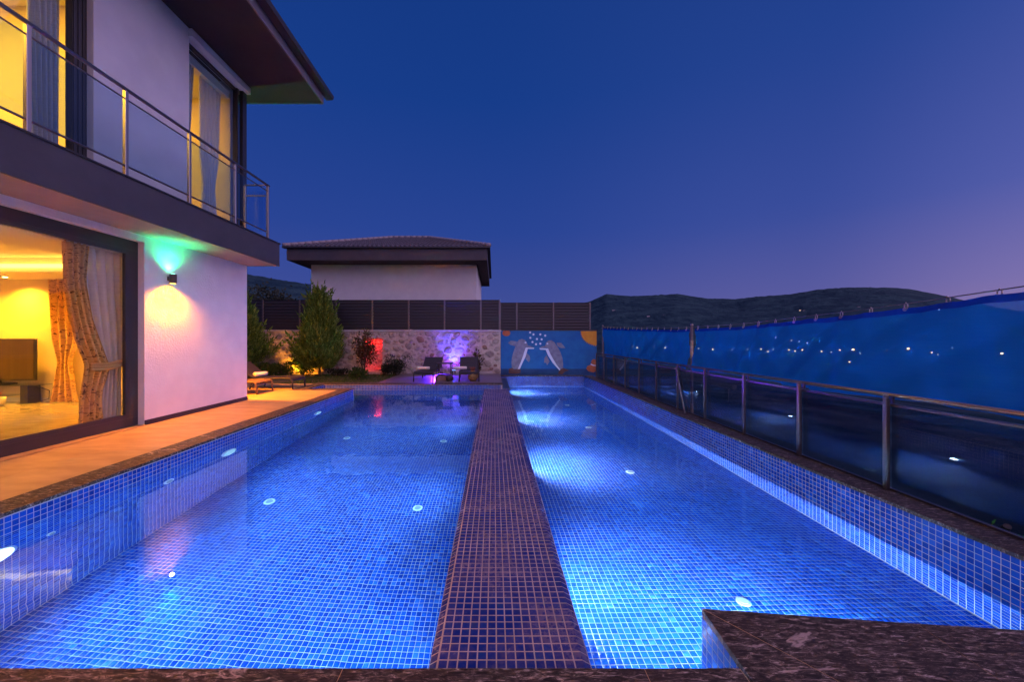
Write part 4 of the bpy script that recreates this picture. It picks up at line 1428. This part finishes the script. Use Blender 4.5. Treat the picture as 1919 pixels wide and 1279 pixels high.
E0, E1, F0, F1 = e0 - .12, e1 + .12, f0_ - .12, f1_ + .12
roof_face((E0, F0, zr0), (E1, F0, zr0), (rx1, ry, zr1), (rx0, ry, zr1), 44, 14)
roof_face((E1, F0, zr0), (E1, F1, zr0), (rx1, ry + .01, zr1), (rx1, ry, zr1), 44, 14)
roof_face((E0, F1, zr0), (E0, F0, zr0), (rx0, ry, zr1), (rx0, ry + .01, zr1), 44, 14)
roof_face((E1, F1, zr0), (E0, F1, zr0), (rx0, ry, zr1), (rx1, ry, zr1), 44, 14)
ro = mb.build('roof_tiles', 'roof_tile', NB)
ro['kind'] = 'stuff'
for p, q in (((E0, F0, zr0), (rx0, ry, zr1)), ((E1, F0, zr0), (rx1, ry, zr1)), ((rx0, ry, zr1), (rx1, ry, zr1))):
    p, q = Vector(p), Vector(q)
    n = int((q - p).length / .36)
    for k in range(n):
        a, c = p.lerp(q, k / n), p.lerp(q, (k + 1.12) / n)
        MB().tube([a + Vector((0, 0, .05)), c + Vector((0, 0, .065))], [.12, .095], 8).build('ridge_tile', 'ridge_tile', NB, True)

# ------------------------------------------------------------------ plants
def leaf_quad(vs, fs, p, d, side, l, w):
    k = len(vs)
    vs += [p, p + d * l * .5 + side * w, p + d * l, p + d * l * .5 - side * w]
    fs.append((k, k + 1, k + 2, k + 3))


def conifer(loc, h, r, n, label, seed, m='conifer_leaf', trunk=.5, lean=0):
    rnd = random.Random(seed)
    o = thing('conifer', loc, label, 'conifer', 'young feathery conifers in the garden')
    x, y, zz = loc
    MB().tube([(x, y, zz), (x + .02, y, zz + h * .4), (x, y, zz + h * .9)], [.05, .035, .01], 8).build('trunk', 'bark', o)
    vs, fs = [], []
    for k in range(n):
        v = rnd.random() ** 1.25
        hh = trunk + v * (h - trunk)
        rad = r * (min(1, (v + .05) / .20) ** .6) * (1 - v) ** 1.02 * 1.30 + .015
        a = rnd.uniform(0, 6.283)
        lump = 1 + .16 * math.sin(3 * a + v * 9 + seed) + .12 * math.sin(5 * a - v * 17)
        q = rad * lump * math.sqrt(rnd.uniform(.30, 1.0))
        p = Vector((x + q * math.cos(a), y + q * math.sin(a), zz + hh))
        out = Vector((math.cos(a), math.sin(a), 0))
        d = (out * rnd.uniform(.35, .8) + Vector((rnd.uniform(-.3, .3), rnd.uniform(-.3, .3), 1.0))).normalized()
        L = rnd.uniform(.28, .52) * (1.0 if v < .85 else .8)
        if rnd.random() < .06:
            L *= 1.75
        side = d.cross(Vector((rnd.uniform(-1, 1), rnd.uniform(-1, 1), .2))).normalized()
        # a feather: spine with paired sprays, slightly drooping tip
        for s in range(5):
            pp = p + d * L * s / 5
            for sg in (-1, 1):
                dd = (d * .8 + side * sg * .75 + Vector((0, 0, .1))).normalized()
                leaf_quad(vs, fs, pp, dd, side.cross(dd).normalized() * .6 + side * .4, L * .40 * (1 - s * .13), L * .062)
        leaf_quad(vs, fs, p + d * L * .8, d, side, L * .4, L * .05)
    link_mesh('crown', vs, fs, m, o)
    return o


def shrub(loc, rx, ry, rz, n, m, label, seed, leaf=.07, width=.35, cat='shrub', name='shrub', group='shrubs along the stone wall', stems=4, wide=1.0):
    rnd = random.Random(seed)
    o = thing(name, loc, label, cat, group)
    x, y, zz = loc
    mb = MB()
    for k in range(stems):
        a = rnd.uniform(0, 6.28)
        mb.tube([(x + .03 * math.cos(a), y + .03 * math.sin(a), zz), (x + rx * .4 * math.cos(a), y + ry * .4 * math.sin(a), zz + rz * 1.1), (x + rx * .6 * math.cos(a), y + ry * .6 * math.sin(a), zz + rz * 1.7)], [.02, .013, .005], 6)
    mb.build('stems', 'bark', o)
    vs, fs = [], []
    clumps = [(rnd.uniform(-1, 1), rnd.uniform(-1, 1), rnd.uniform(-.9, 1), rnd.uniform(.25, .5)) for _ in range(26)]
    clumps = [c for c in clumps if c[0] ** 2 + c[1] ** 2 + c[2] ** 2 < 1.1]
    for k in range(n):
        c = rnd.choice(clumps)
        while True:
            u = Vector((rnd.gauss(0, .5), rnd.gauss(0, .5), rnd.gauss(0, .5)))
            if u.length < 1.1:
                break
        p = Vector((c[0], c[1], c[2])) * .72 + u * c[3]
        p = Vector((x + p.x * rx, y + p.y * ry, zz + rz * (1.05 + p.z)))
        if p.z < zz + .02:
            p.z = zz + .02 + rnd.random() * .1
        d = (u.normalized() if u.length > .01 else Vector((0, 0, 1))) + Vector((rnd.uniform(-.5, .5), rnd.uniform(-.5, .5), rnd.uniform(-.2, .7)))
        d.normalize()
        side = d.cross(Vector((rnd.uniform(-1, 1), rnd.uniform(-1, 1), rnd.uniform(-1, 1)))).normalized()
        L = leaf * rnd.uniform(.7, 1.3)
        leaf_quad(vs, fs, p, d, side, L, L * width * .5 * wide)
    link_mesh('foliage', vs, fs, m, o)
    return o


conifer((-7.15, 14.75, -.03), 3.36, .74, 2500, 'golden-green feathery conifer standing alone before the stone wall', 3, trunk=.28)
conifer((-10.0, 14.2, -.03), 2.95, .85, 1500, 'feathery conifer half hidden by the villa corner', 11)
shrub((at(490, 0, 13.8)[0], 13.8, -.03), .62, .45, .36, 1500, 'shrub_leaf', 'broad dark green shrub beside the villa corner', 5, .11, .55)
shrub((at(535, 0, 14.4)[0], 14.15, -.03), .45, .4, .30, 1000, 'shrub_leaf', 'low shrub in front of the amber spotlight', 6, .09, .5)
shrub((at(566, 0, 14.7)[0], 14.75, -.03), .48, .3, .52, 1000, 'shrub_leaf', 'loose amber-lit shrub left of the lone conifer', 8, .10, .5)
shrub((at(641, 0, 14.9)[0], 14.7, -.03), .60, .25, .17, 900, 'dark_leaf', 'low dark ground shrub right of the lone conifer', 9, .07, .4)
shrub((at(683, 0, 15.0)[0], 14.95, -.03), .52, .36, 1.05, 1500, 'red_leaf', 'tall thin reddish shrub standing in front of the red niche', 10, .10, .5, stems=6)
shrub((at(676, 0, 13.6)[0], 13.4, -.03), .34, .30, .25, 900, 'shrub_leaf', 'small round green shrub at the edge of the lawn', 12, .08, .5)
shrub((at(742, 0, 14.9)[0], 14.85, -.03), .66, .42, .44, 2200, 'dark_leaf', 'rounded dark purple shrub right of the red niche', 13, .07, .5)
shrub((at(722, 0, 15.2)[0], 15.1, -.03), .16, .14, .22, 300, 'red_leaf', 'small rust-coloured grassy shrub at the foot of the niche', 14, .12, .2)
shrub((at(893, 0, 15.2)[0] + .05, 15.2, .10), .20, .12, .42, 160, 'red_leaf', 'thin plant with rusty leaves behind the right sun lounger', 15, .16, .5, stems=3)
# tree far behind the fence, left
ft = thing('far_tree', (-19.4, 28, -3), 'broad grey-green tree beyond the fence next to the villa', 'tree')
MB().tube([(-19.4, 28, -3), (-19.3, 28, 1), (-19.0, 28, 4)], [.3, .22, .1], 8).build('trunk', 'bark', ft)
vs, fs = [], []
rnd = random.Random(4)
cl = [(rnd.uniform(-2.6, 2.6), rnd.uniform(-1.5, 1.5), rnd.uniform(-1.4, 1.0), rnd.uniform(.5, 1.0)) for _ in range(34)]
for k in range(5000):
    c = rnd.choice(cl)
    u = Vector((rnd.gauss(0, .5), rnd.gauss(0, .5), rnd.gauss(0, .45))) * c[3]
    p = Vector((-19.2 + c[0], 28 + c[1], 4.3 + c[2] - .22 * c[0] ** 2 * .4)) + u
    d = Vector((rnd.uniform(-1, 1), rnd.uniform(-1, 1), rnd.uniform(-.3, 1))).normalized()
    leaf_quad(vs, fs, p, d, d.cross(Vector((rnd.uniform(-1, 1), rnd.uniform(-1, 1), .3))).normalized(), .26, .07)
link_mesh('crown', vs, fs, 'far_leaf', ft)

# ------------------------------------------------------------------ sun loungers, table, pots
def lounger(loc, rotz, label, m, back=.44, group='low sun loungers'):
    """foot end at local y = 0, head towards +y"""
    o = thing('sun_lounger', (0, 0, 0), label, 'sun lounger', group)
    w = .32
    seat = [(0.0, .30), (.06, .335), (.25, .34), (.7, .32), (1.15, .33)]
    bk = [(1.16, .335), (1.4, .335 + back * .42), (1.72, .335 + back)]

    def strip(pts, th):
        b_ = MB()
        vs, fs = [], []
        for y, zz in pts:
            vs += [(-w, y, zz), (w, y, zz), (w, y, zz - th), (-w, y, zz - th)]
        for i in range(len(pts) - 1):
            for k in range(4):
                fs.append((4 * i + k, 4 * i + (k + 1) % 4, 4 * i + 4 + (k + 1) % 4, 4 * i + 4 + k))
        fs += [(3, 2, 1, 0), tuple(4 * (len(pts) - 1) + k for k in range(4))]
        return b_.add(vs, fs)
    strip(seat, .025).build('seat', m, o)
    strip(bk, .025).build('backrest', m, o)
    for s in (-1, 1):
        x = s * (w + .02)
        MB().tube([(x, -.02, .0), (x, .0, .26), (x, .05, .325), (x, .25, .335), (x, .7, .315), (x, 1.15, .325)], .022, 8).build('side_rail', m, o, True)
        MB().tube([(x, 1.16, .33), (x, 1.42, .33 + back * .42), (x, 1.73, .335 + back)], .02, 8).build('back_rail', m, o, True)
        MB().tube([(x, 1.25, 0), (x, 1.15, .325)], .022, 8).build('leg', m, o)
        MB().tube([(x, 1.62, 0), (x, 1.45, .36 + back * .42)], .016, 8).build('back_strut', m, o)
    MB().box((-w, .0, .245), (w, .02, .30)).build('front_bar', m, o)
    o.location = loc
    o.rotation_euler = (0, 0, rotz)
    return o


def towel(loc, rotz, label, l=.5, r=.06):
    o = thing('rolled_towel', (0, 0, 0), label, 'towel', 'rolled towels on the sun loungers')
    n = 20
    mb = MB()
    prof = [(r * .5, -l / 2), (r * .92, -l / 2 + .005), (r, -l / 2 + .03), (r * 1.03, 0), (r, l / 2 - .03), (r * .92, l / 2 - .005), (r * .5, l / 2)]
    mb.lathe((0, 0, r), prof, n, 'x')
    mb.build('roll', 'towel', o, True)
    pts = []
    for k in range(36):
        a = k * .45
        rr = r * .9 * (1 - k / 40)
        pts.append((l / 2 + .004, rr * math.cos(a), r + rr * math.sin(a)))
    MB().tube(pts, .004, 4).build('spiral_fold', 'towel', o)
    o.location = loc
    o.rotation_euler = (0, 0, rotz)
    return o


lounger((at(794, 0, 12.5)[0], 12.45, 0), R(-3), 'dark sun lounger on the platform left of the side table', 'wicker_dark')
lounger((at(879, 0, 12.5)[0], 12.55, 0), R(4), 'dark sun lounger on the platform right of the side table, before the blue light', 'wicker_dark')
towel((at(790, 0, 13.2)[0] + .05, 13.30, .345), R(4), 'rolled pale towel on the left platform lounger', .44)
towel((at(861, 0, 13.2)[0] + .0, 13.35, .345), R(12), 'rolled pale towel on the right platform lounger', .50)
lounger((-5.95, 10.95, 0), R(90), 'dark sun lounger with towel at the terrace corner, foot towards the pool', 'wicker_dark', .45)
lounger((-6.35, 9.95, 0), R(90), 'brown sun lounger lit amber behind the villa corner', 'wicker_tan', .45)
towel((-7.12, 10.97, .35), R(75), 'rolled towel on the terrace-corner lounger', .42, .07)

tb_ = thing('side_table', (0, 0, 0), 'tall dark metal side table between the platform loungers', 'side table')
for sx in (-1, 1):
    for sy in (-1, 1):
        MB().box((sx * .25 - .014, sy * .2 - .014, 0), (sx * .25 + .014, sy * .2 + .014, .60)).build('leg', 'wicker_dark', tb_)
MB().box((-.29, -.24, .601), (.29, .24, .625), .004).build('tabletop', 'wicker_dark', tb_)
MB().box((-.235, -.185, .20), (.235, .185, .215)).build('shelf', 'wicker_dark', tb_)
tb_.location = (at(833, 0, 13.0)[0], 13.0, 0)
bxo = thing('storage_box', (0, 0, 0), 'copper-coloured box standing under the side table', 'box')
MB().box((-.19, -.16, 0), (.19, .16, .15), .006).build('body', 'copper_box', bxo)
MB().box((-.195, -.165, .151), (.195, .165, .172), .004).build('lid', 'copper_box', bxo)
bxo.location = (at(827, 0, 13.0)[0], 12.98, .005)
pt = thing('wicker_vase', (0, 0, 0), 'round rattan vase with dry leaves beside the right lounger', 'vase')
MB().lathe((0, 0, 0), [(.10, 0), (.16, .06), (.185, .16), (.17, .26), (.11, .33), (.095, .36), (.08, .36)], 18).build('vase', 'rattan', pt, True)
mb = MB()
for k in range(9):
    a = k * .75
    p = Vector((.03 * math.cos(a), .03 * math.sin(a), .34))
    d = Vector((math.cos(a) * .6, math.sin(a) * .6, 1)).normalized()
    s = Vector((-math.sin(a), math.cos(a), 0)) * .025
    mb.add([p - s * .4, p + s * .4, p + d * .12 + s, p + d * .2, p + d * .12 - s], [(0, 1, 2, 3, 4)])
mb.build('leaves', 'dry_leaf', pt)
pt.location = (at(886, 0, 12.75)[0], 12.72, 0)
p2 = thing('planter_pot', (0, 0, 0), 'small dark round pot at the foot of the right lounger', 'pot')
MB().lathe((0, 0, 0), [(.09, 0), (.13, .05), (.14, .14), (.10, .2), (.09, .2)], 16).build('pot', 'wicker_dark', p2, True)
p2.location = (at(843, 0, 12.8)[0], 12.66, 0)

# ------------------------------------------------------------------ glass balustrade on the right
gb = thing('glass_balustrade', (4.10, 8, RC), 'glass balustrade with square steel posts along the right pool edge', 'balustrade')
py_ = [.55, 1.61, 2.68, 3.74, 4.81, 5.87, 6.96, 8.0, 9.05, 10.12, 11.2, 12.26, 13.35, 14.35]
for y in py_:
    MB().box((4.052, y - .020, RC + .001), (4.092, y + .020, .885), .004).build('post', 'bronze_steel', gb)
    MB().lathe((4.07, y, .886), [(.02, 0), (.024, .008), (.018, .03), (.006, .036)], 10).build('post_cap', 'bronze_steel', gb, True)
for a, c in zip(py_[:-1], py_[1:]):
    MB().box((4.115, a + .012, RC + .02), (4.127, c - .012, .80)).build('pane', 'balustrade_glass', gb)
MB().box((4.10, .5, .801), (4.142, 14.4, .825), .003).build('clamp_rail', 'bronze_steel', gb)
MB().tube([(4.16, .5, .905), (4.16, 14.4, .905)], .022, 10).build('handrail', 'bronze_steel', gb, True)
MB().box((4.10, .5, RC + .001), (4.142, 14.4, RC + .019)).build('bottom_channel', 'alu_dark', gb)
for y in py_:
    MB().box((4.128, y - .012, .83), (4.15, y + .012, .90)).build('rail_bracket', 'bronze_steel', gb)
bp = thing('brace', (4.07, 8.0, RC), 'pair of slanted steel braces propping the balustrade post in front of the sheet pole', 'brace')
MB().tube([(3.98, 7.52, RC + .01), (4.04, 7.99, .84)], .017, 8).build('strut', 'post_metal', bp)
MB().tube([(4.42, 8.18, RC - .1), (4.09, 8.01, .84)], .017, 8).build('strut', 'post_metal', bp)

# blue sheet on a wire
XT = 4.5
wire_pts = []
for k in range(61):
    y = 15.0 - 13.8 * k / 60
    zz = float(np.interp(y, [1.2, 2.6, 3.06, 3.71, 4.44, 5.17, 5.91, 6.68, 8.2, 8.9, 11.5, 13.5, 14.9], [1.99, 1.97, 1.945, 1.895, 1.85, 1.822, 1.79, 1.762, 1.765, 1.762, 1.85, 1.93, 1.985]))
    wire_pts.append((XT, y, zz))
wy = [p[1] for p in wire_pts][::-1]
wz = [p[2] for p in wire_pts][::-1]
tag(MB().tube(wire_pts, .006, 6).build('wire_rope', 'wire', None, True), 'taut wire rope that carries the blue sheets', 'wire')


def sheet(y0, y1, label):
    o = thing('blue_sheet', (XT, (y0 + y1) / 2, .8), label, 'sheet', 'blue privacy sheets beyond the balustrade')
    vs, fs = [], []
    nu, nv = int(abs(y1 - y0) * 22), 16
    for j in range(nv + 1):
        v = j / nv
        for i in range(nu + 1):
            y = y0 + (y1 - y0) * i / nu
            zt = float(np.interp(y, wy, wz)) - .045 - .008 * (1 - abs(math.cos(math.pi * y / .365)))
            zb = .80 + .02 * math.sin(y * 2.1)
            zz = zt + (zb - zt) * v
            off = .035 * v * math.sin(y * 5.1 + 1.3 * math.sin(y * 1.7)) + .02 * math.sin(y * 13.0 + v * 2.5) * (.4 + v) + .012 * math.sin(y * 2 * math.pi / .365) * (1 - v)
            s_ = y * 1.9 - v * 2.2 + .8 * math.sin(y * .9)
            off += .085 * math.sin(s_ * 1.7) ** 3 * (.3 + .7 * v) + .035 * math.sin(s_ * 4.6 + 1) ** 3
            vs.append((XT + off, y, zz))
    fs = [(j * (nu + 1) + i, j * (nu + 1) + i + 1, (j + 1) * (nu + 1) + i + 1, (j + 1) * (nu + 1) + i) for j in range(nv) for i in range(nu)]
    hemf = [f for k, f in enumerate(fs) if k < nu]
    link_mesh('cloth', vs, fs[nu:], 'tarp_blue', o, True)
    link_mesh('hem', vs[:2 * (nu + 1)], hemf, 'tarp_hem', o, True)
    y = min(y0, y1) + .08
    off = wloc(o)
    h0 = None
    while y < max(y0, y1) - .05:
        zt = float(np.interp(y, wy, wz))
        if h0 is None:
            m_ = MB()
            m_.tube([(0, .012, -.055), (0, .016, -.03), (0, .014, -.008), (0, 0, .012), (0, -.014, -.005), (0, -.016, -.03), (0, -.012, -.055), (0, 0, -.065), (0, .012, -.055)], .0055, 6)
            m_.lathe((-.016, 0, -.062), [(.020, 0), (.020, .005), (.010, .007)], 12, 'x')
            h0 = m_.build('hook', 'steel')
            h = h0
        else:
            h = h0.copy()
            C.objects.link(h)
        h.parent = o
        h.location = (XT - off.x, y - off.y, zt - off.z)
        y += .365
    return o


sheet(14.8, 8.34, 'blue translucent sheet on the far wire span, from the mural to the middle pole')
sheet(8.06, 1.3, 'blue translucent sheet on the near wire span, running out of the picture')
for y, lab in ((14.93, 'dark pole holding the far end of the wire beside the mural'), (8.2, 'pole with peeling pale paint between the two blue sheets'), (1.15, 'pole holding the near end of the wire')):
    o = thing('sheet_pole', (XT, y, -3), lab, 'pole', 'poles that carry the wire rope')
    zt = float(np.interp(y, wy, wz))
    MB().tube([(XT, y, -3.1), (XT, y, zt + .04)], .03, 10).build('pole', 'pole_metal', o)
    MB().lathe((XT, y, zt + .04), [(.034, .0005), (.034, .02), (.02, .03)], 10).build('cap', 'steel', o)
    if 8 < y < 9:
        MB().tube([(XT, y, 1.05), (XT, y, 1.46)], .0315, 10).build('pale_band', 'pale_band', o)
        MB().tube([(XT, y, -.30), (XT, y, .02)], .0325, 10).build('pale_band', 'pale_band', o)

# shrub lit by a teal lamp below the balustrade
shrub((7.0, 5.1, -3.2), .9, .8, .95, 1500, 'shrub_leaf', 'leafy shrub on the slope below the balustrade, lit teal', 21, .12, .5, group='bushes below the balustrade')
garden_spot((6.75, 4.75, -1.0), (7.2, 5.3, -1.6), 60, (.35, 1.0, .85), 'teal_glow', 'teal spotlight on the slope below the balustrade', 100)
shrub((6.2, 3.9, -3.2), .8, .7, .8, 900, 'dark_leaf', 'dark shrub on the slope nearest the balustrade', 22, .12, .5, group='bushes below the balustrade')

# ------------------------------------------------------------------ town lights in the plain, far cottages, mast
def ground_at(px, py):
    """where the sight line meets the terrain"""
    d = Vector(((px - 926) / 675, 1, -(py - 635) / 675))
    y = 40.0
    while y < 3600:
        p = Vector((0, 0, 1.5)) + d * y
        if p.z <= terrain_z(p.x, p.y):
            break
        y *= 1.01
    return p


TL = [(190, 375, 0), (207, 381, 1), (278, 375, 0), (323, 381, 1), (462, 383, 0), (520, 388, 1), (600, 386, 0), (663, 387, 0), (720, 387, 1), (770, 387, 0), (748, 397, 1), (835, 390, 1), (860, 395, 1),
      (890, 390, 1), (970, 396, 1), (1010, 398, 0), (1045, 391, 1), (1100, 392, 2), (1130, 403, 0), (1085, 440, 1), (1240, 390, 0), (1328, 388, 2), (1425, 401, 1), (1450, 408, 0), (1715, 408, 2), (845, 350, 0),
      (910, 360, 0), (780, 337, 0), (877, 355, 0), (1348, 455, 0), (1455, 222, 0), (1645, 222, 0), (1510, 380, 0)]
ORD = 'first second third fourth fifth sixth seventh eighth ninth tenth eleventh twelfth thirteenth fourteenth fifteenth sixteenth seventeenth eighteenth nineteenth twentieth'.split()
TL.sort()
count = {0: 0, 1: 0}
for cx, cy_, s in TL:
    px, py = 1100 + cx / 2.205, 480 + cy_ / 2.205
    p = ground_at(px, py + 1.2)
    dist = p.y
    r = dist / 675 * (.62, 1.0, 1.7)[s]
    k = min(s, 1)
    o = thing('street_lamp', (p.x, p.y, p.z), ('%s %s valley lamp from the left seen through the blue sheet' % (ORD[count[k]], ('pale', 'amber')[k])) + (', a large bright one' if s == 2 else ''), 'street lamp',
              'amber lights of the valley' if s else 'pale lights of the valley')
    count[k] += 1
    MB().tube([(p.x, p.y, p.z), (p.x, p.y, p.z + r * 1.2)], r * .12, 5).build('post', 'pole_metal', o)
    MB().lathe((p.x, p.y, p.z + r * 1.2), [(r * .4, 0), (r, r * .5), (r, r), (r * .4, r * 1.4)], 8).build('lamp_head', 'town_glow_amber' if s else 'town_glow_white', o)
for px, py, lab in ((1500, 583, 'pale cottage with a lit front on the far hillside'), (1508, 583.5, 'pale cottage next to the lit one on the far hillside'), (1215, 594, 'pale cottage low on the hill below the mast'),
                    (1245, 592, 'second pale cottage low on the hill, right of the first'), (1610, 577, 'pale cottage just above the wire rope'), (1150, 583, 'small pale cottage under the hilltop mast')):
    p = ground_at(px, py)
    s = p.y / 675
    o = thing('hillside_cottage', (p.x, p.y, p.z - s), lab, 'cottage', 'cottages on the far hillside')
    MB().box((p.x - 2.6 * s, p.y - s, p.z - s), (p.x + 2.6 * s, p.y + s, p.z + 1.2 * s)).build('wall', 'far_wall', o)
    link_mesh('roof', [(p.x - 2.9 * s, p.y - 1.2 * s, p.z + 1.21 * s), (p.x + 2.9 * s, p.y - 1.2 * s, p.z + 1.21 * s), (p.x + 2.9 * s, p.y + 1.2 * s, p.z + 1.21 * s), (p.x - 2.9 * s, p.y + 1.2 * s, p.z + 1.21 * s),
                       (p.x - 2.9 * s, p.y, p.z + 2 * s), (p.x + 2.9 * s, p.y, p.z + 2 * s)], [(0, 1, 5, 4), (2, 3, 4, 5), (0, 4, 3), (1, 2, 5), (3, 2, 1, 0)], 'roof_tile', o)
    if 'lit front' in lab:
        MB().box((p.x - 1.8 * s, p.y - s - .6, p.z - .6 * s), (p.x + 1.8 * s, p.y - s - .1, p.z + .3 * s)).build('lit_window', 'warm_glow', o)
mp = ((1136 - 926) / 675 * 3300, 3290, 0)
mz = terrain_z(mp[0], mp[1])
mo = thing('radio_mast', (mp[0], mp[1], mz), 'thin radio mast on the hilltop right of the louvred fence', 'mast')
MB().tube([(mp[0], mp[1], mz - 4), (mp[0], mp[1], mz + 58)], [2.0, .9], 6).build('mast', 'pole_metal', mo)
MB().box((mp[0] - 5, mp[1] - 4, mz - 6), (mp[0] + 9, mp[1] + 4, mz + 7)).build('equipment_hut', 'far_wall', mo)
